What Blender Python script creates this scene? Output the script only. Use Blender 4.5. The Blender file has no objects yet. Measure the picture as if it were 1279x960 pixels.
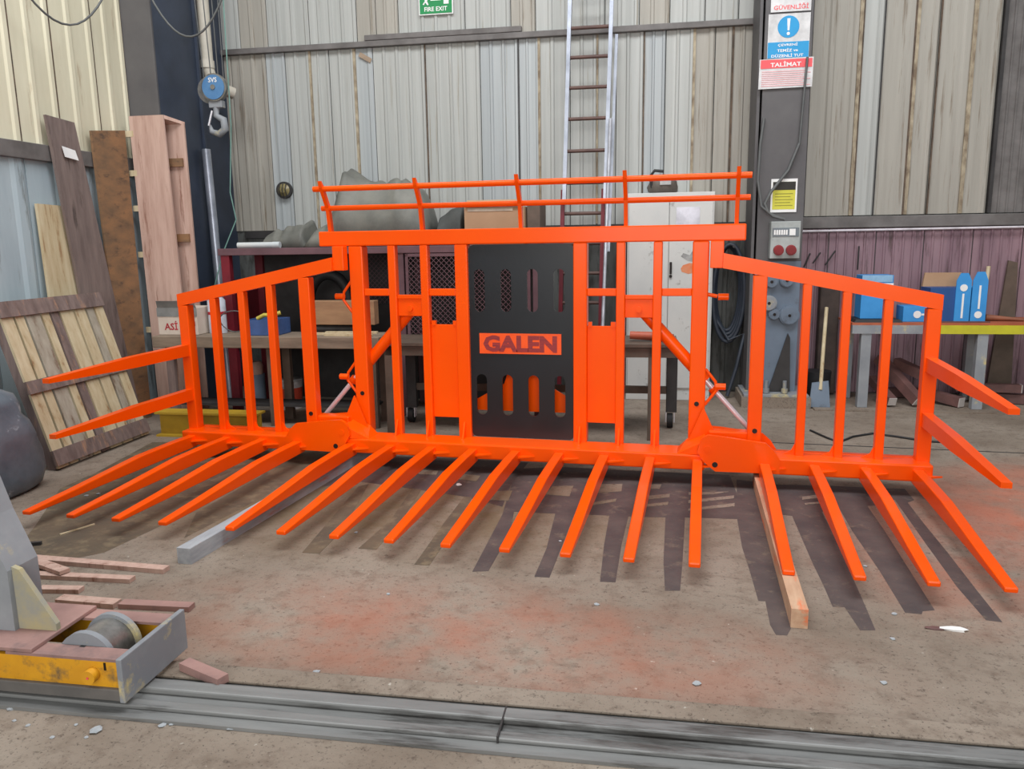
import bpy, bmesh, math, random
from mathutils import Vector, Matrix, noise
random.seed(7)
scene = bpy.context.scene
COL = scene.collection
PI = math.pi

# ------------------------------------------------------------------ camera
CAM = Vector((1.1562, -5.0011, 1.518))
YAW, PITCH, ROLL, FPX = -0.2378, -0.1811, -0.0156, 982.0
def cam_axes():
    cy, sy, cp, sp = math.cos(YAW), math.sin(YAW), math.cos(PITCH), math.sin(PITCH)
    fwd = Vector((sy*cp, cy*cp, sp)); right = Vector((cy, -sy, 0)); up = right.cross(fwd)
    cr, sr = math.cos(ROLL), math.sin(ROLL)
    return cr*right + sr*up, -sr*right + cr*up, fwd
AX_R, AX_U, AX_F = cam_axes()
cd = bpy.data.cameras.new('camera'); cam = bpy.data.objects.new('camera', cd); COL.objects.link(cam)
cd.sensor_fit = 'HORIZONTAL'; cd.sensor_width = 36.0; cd.lens = 36.0*FPX/1279.0; cd.clip_start = 0.05; cd.clip_end = 100
M = Matrix.Identity(4)
for i in range(3):
    M[i][0] = AX_R[i]; M[i][1] = AX_U[i]; M[i][2] = -AX_F[i]; M[i][3] = CAM[i]
cam.matrix_world = M
scene.camera = cam

# ------------------------------------------------------------------ light
PSI = math.radians(4.0)                      # the building is turned 4 degrees against the fork
scene.view_settings.view_transform = 'Standard'
scene.view_settings.look = 'None'
scene.view_settings.gamma = 1.0
scene.view_settings.use_curve_mapping = False
scene.view_settings.exposure = -0.22
world = bpy.data.worlds.new('hall_daylight'); scene.world = world; world.use_nodes = True
wb = world.node_tree.nodes['Background']; wb.inputs[0].default_value = (0.93, 0.97, 1.0, 1); wb.inputs[1].default_value = 0.30
def area(name, loc, target, sx, sy, power, col):
    ld = bpy.data.lights.new(name, 'AREA'); ld.shape = 'RECTANGLE'; ld.size = sx; ld.size_y = sy
    ld.energy = power; ld.color = col
    o = bpy.data.objects.new(name, ld); COL.objects.link(o); o.location = loc
    o.rotation_euler = (Vector(target)-Vector(loc)).to_track_quat('-Z', 'Y').to_euler()
    return o
area('open_gate_daylight', (2.0, -10.5, 3.2), (0.2, 0.5, 1.0), 7.0, 4.5, 640, (1.0, 0.98, 0.95))     # open gate behind the photographer
area('roof_light', (0.6, -1.6, 7.0), (0.3, 0.0, 0.0), 8.0, 2.4, 620, (0.97, 0.98, 1.0))                # roof light strip over the bay

# ------------------------------------------------------------------ helpers
def W(u, v, z=0.0):
    return Vector((u*math.cos(PSI)-v*math.sin(PSI), u*math.sin(PSI)+v*math.cos(PSI), z))
def ray(px, py): return AX_F + (px-639.5)/FPX*AX_R + (480-py)/FPX*AX_U
def to_b(p): return Vector((p.x*math.cos(PSI)+p.y*math.sin(PSI), -p.x*math.sin(PSI)+p.y*math.cos(PSI), p.z))
def fl(px, py, z=0.0):
    d = ray(px, py); return CAM + d*((z-CAM.z)/d.z)
NB = Vector((-math.sin(PSI), math.cos(PSI), 0)); UB = Vector((math.cos(PSI), math.sin(PSI), 0))
def wl(px, py, v):
    d = ray(px, py); return to_b(CAM + d*((v-NB.dot(CAM))/NB.dot(d)))
def lw(px, py, u):
    d = ray(px, py); return to_b(CAM + d*((u-UB.dot(CAM))/UB.dot(d)))

def s2l(c):
    return tuple(((x/255.0)/12.92 if x/255.0 <= 0.04045 else (((x/255.0)+0.055)/1.055)**2.4) for x in c)

MATS = {}
def mat(name, c1, c2=None, rough=0.6, metal=0.0, scale=6.0, mix=(0.35, 0.65), bump=0.0, bscale=40.0,
        stretch=(1, 1, 1), rust=None, rust_amt=0.0, rust_scale=3.0, spec=0.5, coat=0.0):
    """procedural material: two tones mixed by noise, optional rust/dirt blotches and fine bump"""
    if name in MATS: return MATS[name]
    m = bpy.data.materials.new(name); m.use_nodes = True
    nt = m.node_tree; N = nt.nodes; L = nt.links
    b = N['Principled BSDF']; b.inputs['Roughness'].default_value = rough; b.inputs['Metallic'].default_value = metal
    b.inputs['Specular IOR Level'].default_value = spec
    b.inputs['Coat Weight'].default_value = coat; b.inputs['Coat Roughness'].default_value = 0.15
    c2 = c2 or tuple(max(0, x*0.82) for x in c1)
    tc = N.new('ShaderNodeTexCoord'); mp = N.new('ShaderNodeMapping'); mp.inputs['Scale'].default_value = stretch
    L.new(tc.outputs['Object'], mp.inputs['Vector'])
    n = N.new('ShaderNodeTexNoise'); n.inputs['Scale'].default_value = scale; n.inputs['Detail'].default_value = 6
    n.inputs['Roughness'].default_value = 0.62
    L.new(mp.outputs[0], n.inputs['Vector'])
    r = N.new('ShaderNodeMapRange'); r.inputs['From Min'].default_value = mix[0]; r.inputs['From Max'].default_value = mix[1]
    L.new(n.outputs['Fac'], r.inputs['Value'])
    mx = N.new('ShaderNodeMix'); mx.data_type = 'RGBA'
    mx.inputs['A'].default_value = (*s2l(c1), 1); mx.inputs['B'].default_value = (*s2l(c2), 1)
    L.new(r.outputs['Result'], mx.inputs['Factor'])
    out = mx.outputs['Result']
    if rust:
        n2 = N.new('ShaderNodeTexNoise'); n2.inputs['Scale'].default_value = rust_scale; n2.inputs['Detail'].default_value = 8
        n2.inputs['Roughness'].default_value = 0.7
        L.new(mp.outputs[0], n2.inputs['Vector'])
        r2 = N.new('ShaderNodeMapRange'); r2.inputs['From Min'].default_value = 0.62-rust_amt*0.3; r2.inputs['From Max'].default_value = 0.72-rust_amt*0.22
        L.new(n2.outputs['Fac'], r2.inputs['Value'])
        m2 = N.new('ShaderNodeMix'); m2.data_type = 'RGBA'; m2.inputs['B'].default_value = (*s2l(rust), 1)
        L.new(r2.outputs['Result'], m2.inputs['Factor']); L.new(out, m2.inputs['A']); out = m2.outputs['Result']
    L.new(out, b.inputs['Base Color'])
    if bump:
        n3 = N.new('ShaderNodeTexNoise'); n3.inputs['Scale'].default_value = bscale; n3.inputs['Detail'].default_value = 5
        L.new(mp.outputs[0], n3.inputs['Vector'])
        bp = N.new('ShaderNodeBump'); bp.inputs['Strength'].default_value = bump; bp.inputs['Distance'].default_value = 0.01
        L.new(n3.outputs['Fac'], bp.inputs['Height']); L.new(bp.outputs['Normal'], b.inputs['Normal'])
    MATS[name] = m
    return m

class MB:
    """collects geometry for ONE mesh object"""
    def __init__(s): s.v = []; s.f = []; s.sm = set()
    def add(s, vs, fs, smooth=False):
        o = len(s.v); s.v += [Vector(p) for p in vs]
        for f in fs:
            if smooth: s.sm.add(len(s.f))
            s.f.append(tuple(o+i for i in f))
        return s
    def box(s, x0, x1, y0, y1, z0, z1, bev=0.0):
        x0, x1 = min(x0, x1), max(x0, x1); y0, y1 = min(y0, y1), max(y0, y1); z0, z1 = min(z0, z1), max(z0, z1)
        if bev <= 0:
            vs = [(x, y, z) for z in (z0, z1) for x, y in ((x0, y0), (x1, y0), (x1, y1), (x0, y1))]
            return s.add(vs, [(3, 2, 1, 0), (4, 5, 6, 7), (0, 1, 5, 4), (1, 2, 6, 5), (2, 3, 7, 6), (3, 0, 4, 7)])
        bm = bmesh.new(); bmesh.ops.create_cube(bm, size=1.0)
        for v in bm.verts:
            v.co = Vector(((x0+x1)/2+v.co.x*(x1-x0), (y0+y1)/2+v.co.y*(y1-y0), (z0+z1)/2+v.co.z*(z1-z0)))
        bmesh.ops.bevel(bm, geom=list(bm.edges), offset=bev, segments=2, profile=0.5, affect='EDGES')
        bm.verts.index_update(); vs = [v.co.copy() for v in bm.verts]; fs = [tuple(v.index for v in f.verts) for f in bm.faces]
        bm.free(); return s.add(vs, fs)
    def hexa(s, p):           # 8 corner points: bottom loop 0-3, top loop 4-7
        return s.add(p, [(3, 2, 1, 0), (4, 5, 6, 7), (0, 1, 5, 4), (1, 2, 6, 5), (2, 3, 7, 6), (3, 0, 4, 7)])
    def prism(s, poly, fn, d0, d1):   # poly in 2-D, fn(a,b,d) -> point
        n = len(poly); area2 = sum(poly[i][0]*poly[(i+1) % n][1]-poly[(i+1) % n][0]*poly[i][1] for i in range(n))
        if area2 < 0: poly = poly[::-1]
        vs = [fn(a, b, d0) for a, b in poly] + [fn(a, b, d1) for a, b in poly]
        fs = [tuple(range(n-1, -1, -1)), tuple(range(n, 2*n))] + [(i, (i+1) % n, n+(i+1) % n, n+i) for i in range(n)]
        return s.add(vs, fs)
    def tube(s, pts, r, seg=10, caps=True):
        pts = [Vector(p) for p in pts]; rs = r if isinstance(r, (list, tuple)) else [r]*len(pts)
        rings = []; prev = None
        for i, p in enumerate(pts):
            t = (pts[min(i+1, len(pts)-1)]-pts[max(i-1, 0)]).normalized()
            a = prev - t*prev.dot(t) if prev is not None else t.orthogonal()
            if a.length < 1e-6: a = t.orthogonal()
            a.normalize(); prev = a; b = t.cross(a)
            rings.append([p+(a*math.cos(2*PI*k/seg)+b*math.sin(2*PI*k/seg))*rs[i] for k in range(seg)])
        o = [v for rg in rings for v in rg]; fs = []
        for i in range(len(pts)-1):
            for k in range(seg):
                fs.append((i*seg+k, i*seg+(k+1) % seg, (i+1)*seg+(k+1) % seg, (i+1)*seg+k))
        s.add(o, fs, True)
        if caps: s.add(rings[0], [tuple(range(seg-1, -1, -1))]); s.add(rings[-1], [tuple(range(seg))])
        return s
    def bar(s, a, b, w, h, up=(0, 0, 1)):   # rectangular bar between two points
        a = Vector(a); b = Vector(b); t = (b-a).normalized(); sd = t.cross(Vector(up)).normalized(); u = sd.cross(t)
        q = lambda p: [p-sd*w/2-u*h/2, p+sd*w/2-u*h/2, p+sd*w/2+u*h/2, p-sd*w/2+u*h/2]
        return s.hexa(q(a)+q(b))
    def build(s, name, m, parent=None, base=None, rotz=0.0, label=None):
        base = Vector(base) if base is not None else Vector((0, 0, 0))
        me = bpy.data.meshes.new(name); me.from_pydata([v-base for v in s.v], [], s.f)
        me.materials.append(m)
        for i in s.sm: me.polygons[i].use_smooth = True
        bm = bmesh.new(); bm.from_mesh(me); bmesh.ops.recalc_face_normals(bm, faces=bm.faces); bm.to_mesh(me); bm.free()
        o = bpy.data.objects.new(name, me); COL.objects.link(o)
        if parent is not None: o.parent = parent
        else: o.location = base if rotz == 0 else W(*base); o.rotation_euler = (0, 0, rotz)
        if label: o['label'] = label
        return o
def tag(o, label, cat, group=None, kind=None):
    o['label'] = label
    if cat: o['category'] = cat
    if group: o['group'] = group
    if kind: o['kind'] = kind
    return o
class Thing:
    """an Empty at the thing's base; parts are given in frame coordinates and hung under it.
    frame 'I' = the fork's own axes, frame 'B' = the building's axes"""
    def __init__(s, name, label, cat, base, frame='B', group=None):
        s.base = Vector(base); s.e = bpy.data.objects.new(name, None); COL.objects.link(s.e)
        s.e.empty_display_size = 0.1
        if frame == 'B': s.e.location = W(*base); s.e.rotation_euler = (0, 0, PSI)
        else: s.e.location = s.base
        tag(s.e, label, cat, group)
    def part(s, name, mb, m, label=None):
        return mb.build(name, m, s.e, s.base, label=label)
    def sub(s, parent, name, mb, m, label=None):
        return mb.build(name, m, parent, s.base, label=label)
def solo(name, mb, m, label, cat, base, frame='B', group=None):
    o = mb.build(name, m, None, base, PSI if frame == 'B' else 0.0)
    return tag(o, label, cat, group)
def struct(name, mb, m, label, base=(0, 0, 0), frame='B'):
    o = mb.build(name, m, None, base, PSI if frame == 'B' else 0.0)
    return tag(o, label, None, None, 'structure')
def text_mb(txt, cx, cz, height, v, depth=0.002, width=None, bold=0.0, fn=None):
    cu = bpy.data.curves.new('t', 'FONT'); cu.body = txt; cu.align_x = 'CENTER'; cu.align_y = 'CENTER'; cu.resolution_u = 2
    cu.offset = bold
    ob = bpy.data.objects.new('t', cu); COL.objects.link(ob); bpy.context.view_layer.update()
    me = bpy.data.meshes.new_from_object(ob)
    xs = [q.co.x for q in me.vertices]; ys = [q.co.y for q in me.vertices]
    sy = height/(max(ys)-min(ys)); sx = sy if width is None else width/(max(xs)-min(xs))
    x0 = (max(xs)+min(xs))/2; y0 = (max(ys)+min(ys))/2
    P = fn or (lambda a, b, d: (cx+a, v-d, cz+b))
    mb = MB(); fs = [tuple(p.vertices) for p in me.polygons]
    mb.add([P((q.co.x-x0)*sx, (q.co.y-y0)*sy, depth) for q in me.vertices], fs)
    bpy.data.objects.remove(ob); bpy.data.curves.remove(cu); bpy.data.meshes.remove(me)
    return mb

# ------------------------------------------------------------------ materials
def orange_mat():
    m = mat('orange_paint', (252, 90, 0), (248, 82, 0), rough=0.3, scale=1.2, bump=0.02, bscale=60, spec=0.2, coat=0.14)
    return m
ORANGE = orange_mat()
BLACKP = mat('black_panel_paint', (26, 30, 35), (20, 23, 27), rough=0.33, scale=2.0, bump=0.03)
CHROME = mat('chrome_rod', (232, 232, 238), (214, 214, 222), rough=0.22, metal=0.35)
BOLTM = mat('dark_bolt', (40, 34, 32), rough=0.5, metal=0.5)
LOGO_O = mat('logo_plate_orange', (250, 92, 18), (240, 80, 12), rough=0.4)
LOGO_R = mat('logo_letter_red', (165, 48, 42), (120, 40, 48), rough=0.5, scale=70, stretch=(0.05, 0.05, 3.0))
BACKW = mat('grey_wall_panel', (184, 186, 182), (158, 160, 156), rough=0.5, scale=1.6, stretch=(11, 11, 0.25), mix=(0.25, 0.75), bump=0.05,
            rust=(140, 134, 120), rust_amt=0.12, rust_scale=2.4)
BACKW2 = mat('bluish_wall_panel', (182, 187, 187), (152, 158, 160), rough=0.45, scale=1.4, stretch=(12, 12, 0.22), mix=(0.25, 0.75), bump=0.05,
             rust=(142, 138, 126), rust_amt=0.10, rust_scale=2.0)
BACKW3 = mat('dingy_wall_panel', (172, 168, 158), (148, 144, 135), rough=0.55, scale=1.5, stretch=(8, 8, 0.35), mix=(0.25, 0.75), bump=0.05,
             rust=(118, 106, 90), rust_amt=0.22, rust_scale=2.6)
CREAM = mat('cream_wall_panel', (222, 217, 192), (206, 200, 174), rough=0.5, scale=1.2, stretch=(4, 4, 0.5), bump=0.04,
            rust=(170, 150, 120), rust_amt=0.12, rust_scale=2.2)
SEAM = mat('rusty_seam', (110, 92, 76), (70, 60, 52), rough=0.8, scale=9)
MAROON = mat('maroon_wall_paint', (150, 122, 130), (128, 102, 112), rough=0.6, scale=1.5, stretch=(5, 5, 0.6), rust=(92, 72, 74), rust_amt=0.25)
DKGREY = mat('dark_grey_paint', (96, 94, 94), (82, 80, 82), rough=0.6, scale=2)
LOWGREY = mat('grimy_lower_wall', (98, 100, 98), (70, 72, 70), rough=0.7, scale=1.4, stretch=(4, 4, 0.7), rust=(48, 46, 42), rust_amt=0.4)
PALEBLUE = mat('pale_blue_wall_paint', (178, 192, 198), (160, 176, 184), rough=0.55, scale=1.4, stretch=(4, 4, 0.6), rust=(120, 126, 126), rust_amt=0.12)
SILLM = mat('grey_sill_steel', (118, 114, 112), (92, 88, 86), rough=0.6, scale=4)
BLUECOL = mat('dark_blue_steel', (58, 68, 86), (46, 54, 68), rough=0.5, scale=2)
STEELBLUE = mat('blue_grey_paint', (112, 126, 142), (96, 110, 126), rough=0.55, scale=2.5, rust=(70, 74, 80), rust_amt=0.2)
PINE = mat('pale_pine', (208, 194, 162), (186, 166, 130), rough=0.7, scale=3, stretch=(6, 6, 0.7), bump=0.05, rust=(150, 112, 76), rust_amt=0.12, rust_scale=3)
PINE2 = mat('grey_pine', (176, 168, 152), (150, 140, 124), rough=0.75, scale=3, stretch=(6, 6, 0.7), bump=0.05, rust=(120, 92, 70), rust_amt=0.2)
OLDWOOD = mat('weathered_wood', (134, 116, 110), (104, 88, 84), rough=0.8, scale=4, stretch=(5, 5, 0.6), bump=0.08, rust=(170, 132, 106), rust_amt=0.25)
BROWNB = mat('grey_brown_board', (132, 116, 110), (108, 94, 90), rough=0.75, scale=3.5, stretch=(5, 5, 0.7), rust=(84, 72, 68), rust_amt=0.25)
PLY = mat('plywood_brown', (150, 112, 78), (116, 92, 70), rough=0.65, scale=2, stretch=(2, 2, 5), rust=(92, 74, 60), rust_amt=0.25)
PINKWOOD = mat('pinkish_board', (202, 172, 158), (180, 148, 134), rough=0.7, scale=3.5, stretch=(6, 6, 0.6), rust=(140, 100, 84), rust_amt=0.15)
BENCHW = mat('bench_timber', (142, 126, 108), (112, 98, 84), rough=0.8, scale=4, stretch=(0.7, 4, 4), bump=0.06)
TIMBER = mat('whitewashed_timber', (172, 176, 180), (140, 144, 150), rough=0.75, scale=4, stretch=(4, 0.8, 4), rust=(176, 108, 92), rust_amt=0.12)
TIMBERP = mat('raw_timber', (206, 172, 142), (180, 140, 112), rough=0.75, scale=4, stretch=(4, 0.8, 4), rust=(226, 112, 60), rust_amt=0.35)
CARD = mat('cardboard', (176, 142, 112), (162, 128, 98), rough=0.8, scale=2)
CARDW = mat('printed_carton', (214, 202, 188), (198, 184, 170), rough=0.75, scale=3)
TARP = mat('grey_tarpaulin', (120, 120, 112), (90, 91, 86), rough=0.6, scale=3, bump=0.15, bscale=12)
WRAP = mat('grey_plastic_wrap', (112, 122, 132), (84, 94, 104), rough=0.35, scale=4, bump=0.25, bscale=14, rust=(176, 184, 190), rust_amt=0.05, rust_scale=6)
REDST = mat('dark_red_steel', (122, 28, 42), (96, 24, 36), rough=0.5, scale=4)
MAROONST = mat('maroon_steel', (112, 82, 88), (92, 66, 72), rough=0.55, scale=4)
DARKM = mat('dark_steel', (58, 56, 56), (40, 38, 38), rough=0.6, scale=5)
BROWNST = mat('brown_primer_steel', (104, 88, 76), (82, 70, 60), rough=0.6, scale=5)
RUBBER = mat('black_rubber', (34, 34, 36), (26, 26, 28), rough=0.6)
CABW = mat('white_cabinet_paint', (206, 206, 202), (192, 194, 192), rough=0.45, scale=2, rust=(120, 116, 112), rust_amt=0.06, rust_scale=7)
ALU = mat('aluminium', (178, 184, 196), (150, 156, 168), rough=0.35, metal=0.6, scale=6)
RUNG = mat('brown_rung', (104, 78, 70), (84, 62, 58), rough=0.6)
WHITE = mat('white_print', (238, 238, 236), (226, 226, 226), rough=0.6)
SIGNBLUE = mat('sign_blue', (28, 150, 206), (24, 142, 198), rough=0.5)
SIGNGREEN = mat('sign_green', (0, 138, 74), (0, 130, 68), rough=0.5)
SIGNRED = mat('sign_red', (232, 92, 96), (226, 84, 90), rough=0.5)
SIGNPINK = mat('faded_pink_print', (226, 176, 178), (218, 164, 168), rough=0.6, scale=30)
YELLOWP = mat('notice_yellow', (210, 206, 70), (200, 194, 62), rough=0.55)
BLUEBOX = mat('bright_blue_card', (58, 150, 218), (48, 138, 206), rough=0.5)
BLUEBOX2 = mat('deep_blue_card', (30, 78, 140), (26, 70, 128), rough=0.5)
YEL = mat('yellow_crane_paint', (228, 168, 30), (206, 146, 26), rough=0.5, scale=4, rust=(120, 96, 60), rust_amt=0.15, rust_scale=5)
YELDULL = mat('dull_yellow_paint', (184, 150, 40), (160, 128, 34), rough=0.6, scale=4)
GREYST = mat('grey_primer_steel', (150, 154, 158), (128, 132, 138), rough=0.55, scale=3, rust=(200, 184, 130), rust_amt=0.2, rust_scale=5)
PINKST = mat('red_oxide_primer', (168, 132, 124), (144, 112, 106), rough=0.65, scale=5, rust=(120, 100, 98), rust_amt=0.3)
RAILST = mat('worn_rail_steel', (136, 137, 136), (108, 109, 108), rough=0.5, metal=0.15, scale=3, stretch=(0.5, 4, 4), rust=(70, 68, 66), rust_amt=0.3)
WHEELST = mat('worn_wheel_steel', (170, 168, 164), (110, 108, 106), rough=0.35, metal=0.7, scale=8)
RUSTB = mat('rusty_bench_top', (180, 98, 66), (150, 78, 54), rough=0.75, scale=4)
CABLE = mat('grey_cable', (96, 98, 98), (84, 86, 86), rough=0.5)
CABLEW = mat('white_conduit', (226, 220, 226), rough=0.5)
SCRAP = mat('scrap_steel_brown', (112, 78, 74), (84, 60, 58), rough=0.7, scale=6)
PALECUT = mat('pale_cut_end', (200, 194, 190), (176, 170, 166), rough=0.6)
CHIP = mat('pale_rubble', (176, 180, 184), (140, 146, 150), rough=0.8, scale=12)

def floor_mat():
    m = bpy.data.materials.new('dusty_concrete'); m.use_nodes = True; nt = m.node_tree; N = nt.nodes; L = nt.links
    b = N['Principled BSDF']; b.inputs['Roughness'].default_value = 0.75; b.inputs['Specular IOR Level'].default_value = 0.35
    tc = N.new('ShaderNodeTexCoord')
    def noise_n(sc, det=6, ro=0.6):
        n = N.new('ShaderNodeTexNoise'); n.inputs['Scale'].default_value = sc; n.inputs['Detail'].default_value = det; n.inputs['Roughness'].default_value = ro
        L.new(tc.outputs['Object'], n.inputs['Vector']); return n.outputs['Fac']
    def rng(x, a, c, lo=0.0, hi=1.0):
        r = N.new('ShaderNodeMapRange'); r.inputs['From Min'].default_value = a; r.inputs['From Max'].default_value = c
        r.inputs['To Min'].default_value = lo; r.inputs['To Max'].default_value = hi; L.new(x, r.inputs['Value']); return r.outputs['Result']
    def mixc(f, A, B):
        x = N.new('ShaderNodeMix'); x.data_type = 'RGBA'
        for k, q in (('A', A), ('B', B)):
            if isinstance(q, tuple): x.inputs[k].default_value = (*s2l(q), 1)
            else: L.new(q, x.inputs[k])
        L.new(f, x.inputs['Factor']); return x.outputs['Result']
    def math_n(op, a, c):
        x = N.new('ShaderNodeMath'); x.operation = op; x.use_clamp = True
        for i, q in enumerate((a, c)):
            if isinstance(q, (int, float)): x.inputs[i].default_value = q
            else: L.new(q, x.inputs[i])
        return x.outputs[0]
    col = mixc(rng(noise_n(1.3), 0.35, 0.65), (150, 138, 125), (125, 112, 99))
    col = mixc(rng(noise_n(9, 8, 0.7), 0.5, 0.72), col, (112, 98, 86))
    col = mixc(rng(noise_n(30, 6, 0.75), 0.56, 0.68), col, (88, 77, 68)); col = mixc(rng(noise_n(85, 3, 0.7), 0.60, 0.70), col, (70, 62, 56))       # fine grit
    col = mixc(rng(noise_n(23, 3, 0.6), 0.70, 0.76), col, (182, 176, 166))    # pale specks
    # orange overspray, strongest where the sprayer stood (beside the right wing and in front of the tines)
    def blob(x, y, rx, ry):
        mp = N.new('ShaderNodeMapping'); mp.vector_type = 'POINT'
        mp.inputs['Location'].default_value = (-x/rx, -y/ry, 0); mp.inputs['Scale'].default_value = (1/rx, 1/ry, 0)
        L.new(tc.outputs['Object'], mp.inputs['Vector'])
        ln = N.new('ShaderNodeVectorMath'); ln.operation = 'LENGTH'; L.new(mp.outputs[0], ln.inputs[0])
        return rng(ln.outputs['Value'], 0.35, 1.0, 1.0, 0.0)
    patchy = rng(noise_n(2.6, 7, 0.65), 0.36, 0.62)
    o1 = math_n('MULTIPLY', blob(3.5, -0.25, 1.25, 1.2), rng(noise_n(3.2, 6, 0.6), 0.25, 0.6))
    o2 = math_n('MULTIPLY', math_n('MULTIPLY', blob(0.3, -2.3, 1.7, 0.6), patchy), 0.40)
    o3 = math_n('MULTIPLY', math_n('MULTIPLY', blob(2.7, -1.1, 1.1, 1.0), patchy), 0.45)
    o = math_n('ADD', math_n('ADD', o1, o2), o3)
    col = mixc(math_n('MULTIPLY', o, 0.75), col, (206, 110, 78))
    # olive primer dust between the tines
    col = mixc(math_n('MULTIPLY', math_n('MULTIPLY', blob(-0.75, -0.85, 2.3, 1.0), rng(noise_n(1.8, 7, 0.65), 0.25, 0.55)), 0.85), col, (108, 92, 66))
    L.new(col, b.inputs['Base Color'])
    n3 = N.new('ShaderNodeTexNoise'); n3.inputs['Scale'].default_value = 26; n3.inputs['Detail'].default_value = 8; n3.inputs['Roughness'].default_value = 0.7
    L.new(tc.outputs['Object'], n3.inputs['Vector'])
    bp = N.new('ShaderNodeBump'); bp.inputs['Strength'].default_value = 0.35; bp.inputs['Distance'].default_value = 0.012
    L.new(n3.outputs['Fac'], bp.inputs['Height']); L.new(bp.outputs['Normal'], b.inputs['Normal'])
    return m
FLOOR = floor_mat()
FAINT = mat('faint_dark_concrete', (102, 88, 70), (84, 74, 62), rough=0.75, scale=4, bump=0.3, bscale=26, rust=(120, 106, 84), rust_amt=0.4, rust_scale=7)  # olive-brown tone of the weaker floor patches
DARKC = mat('dark_concrete', (88, 77, 74), (70, 62, 62), rough=0.7, scale=5, bump=0.3, bscale=26, rust=(110, 97, 85), rust_amt=0.2, rust_scale=9)  # darker concrete tone for the floor patches

# ================================================================== THE SETTING
U_L, V_W = -3.72, 2.90          # left wall plane, back wall plane (building axes)
fm = MB()
nx, ny = 60, 50
for j in range(ny+1):
    for i in range(nx+1): fm.v.append(Vector((-5+12.0*i/nx, -5.5+9.0*j/ny, 0)))
for j in range(ny):
    for i in range(nx): fm.f.append((j*(nx+1)+i, j*(nx+1)+i+1, (j+1)*(nx+1)+i+1, (j+1)*(nx+1)+i))
floor = struct('floor', fm, FLOOR, 'dusty grey-brown concrete workshop floor with orange overspray', frame='I')

def patch(pts, m, z, nm):
    vs = [Vector((fl(x, y).x, fl(x, y).y, z)) for x, y in pts]
    mb = MB(); n = len(vs)
    mb.add(vs + [v-Vector((0, 0, z*0.9)) for v in vs], [tuple(range(n))] + [(i, (i+1) % n, n+(i+1) % n, n+i) for i in range(n)])
    return mb.build(nm, m, floor)
def Z(off, sc, pts): return [(off[0]+x/sc, off[1]+y/sc) for x, y in pts]
I1, I2, I3 = ((640, 580), 4.0), ((340, 560), 4.0), ((880, 580), 3.2)
DARKP = [  # dark strips beside the tines and a dark band along the base bar
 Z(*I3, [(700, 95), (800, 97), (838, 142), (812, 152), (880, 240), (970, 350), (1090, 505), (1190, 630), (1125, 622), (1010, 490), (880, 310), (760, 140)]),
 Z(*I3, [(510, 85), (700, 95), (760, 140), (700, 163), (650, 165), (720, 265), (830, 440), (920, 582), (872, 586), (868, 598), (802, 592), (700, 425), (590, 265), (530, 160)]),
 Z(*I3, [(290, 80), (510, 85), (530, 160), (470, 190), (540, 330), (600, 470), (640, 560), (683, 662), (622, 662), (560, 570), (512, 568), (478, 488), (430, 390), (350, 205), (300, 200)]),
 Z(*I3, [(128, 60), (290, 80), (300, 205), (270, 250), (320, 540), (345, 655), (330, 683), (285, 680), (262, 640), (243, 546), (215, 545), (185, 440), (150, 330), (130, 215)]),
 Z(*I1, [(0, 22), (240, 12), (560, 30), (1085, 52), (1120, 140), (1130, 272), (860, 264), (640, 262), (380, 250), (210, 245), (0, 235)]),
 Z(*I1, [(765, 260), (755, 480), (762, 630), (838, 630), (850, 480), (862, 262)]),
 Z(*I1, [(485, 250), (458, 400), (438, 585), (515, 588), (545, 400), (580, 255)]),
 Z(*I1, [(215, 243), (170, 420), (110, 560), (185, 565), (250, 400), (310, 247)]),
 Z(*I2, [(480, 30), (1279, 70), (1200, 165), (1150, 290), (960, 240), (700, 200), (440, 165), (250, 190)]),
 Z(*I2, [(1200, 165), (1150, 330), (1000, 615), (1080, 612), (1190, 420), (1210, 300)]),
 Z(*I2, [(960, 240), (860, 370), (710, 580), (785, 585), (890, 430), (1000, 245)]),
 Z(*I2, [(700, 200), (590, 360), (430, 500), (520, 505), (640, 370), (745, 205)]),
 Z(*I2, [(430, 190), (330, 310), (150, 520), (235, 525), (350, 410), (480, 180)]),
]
FAINTP = [  # weaker dark patches on the left part of the floor
 Z((220, 530), 5.33, [(790, 195), (1020, 185), (760, 330), (650, 310)]),
 [(45, 655), (75, 610), (120, 590), (190, 552), (250, 552), (345, 558), (310, 580), (262, 600), (200, 625), (130, 655), (70, 668)],
 [(10, 700), (45, 655), (70, 668), (130, 655), (200, 625), (262, 600), (300, 598), (215, 650), (130, 690), (60, 704)],
 [(372, 562), (420, 562), (330, 620), (230, 672), (245, 640), (320, 598)],
]
for i, pts in enumerate(FAINTP): patch(pts, FAINT, 0.0003+0.00005*i, 'faint_floor_patch')
for i, pts in enumerate(DARKP): patch(pts, DARKC if i < 10 else FAINT, 0.0008+0.00008*i, 'dark_floor_patch')
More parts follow.
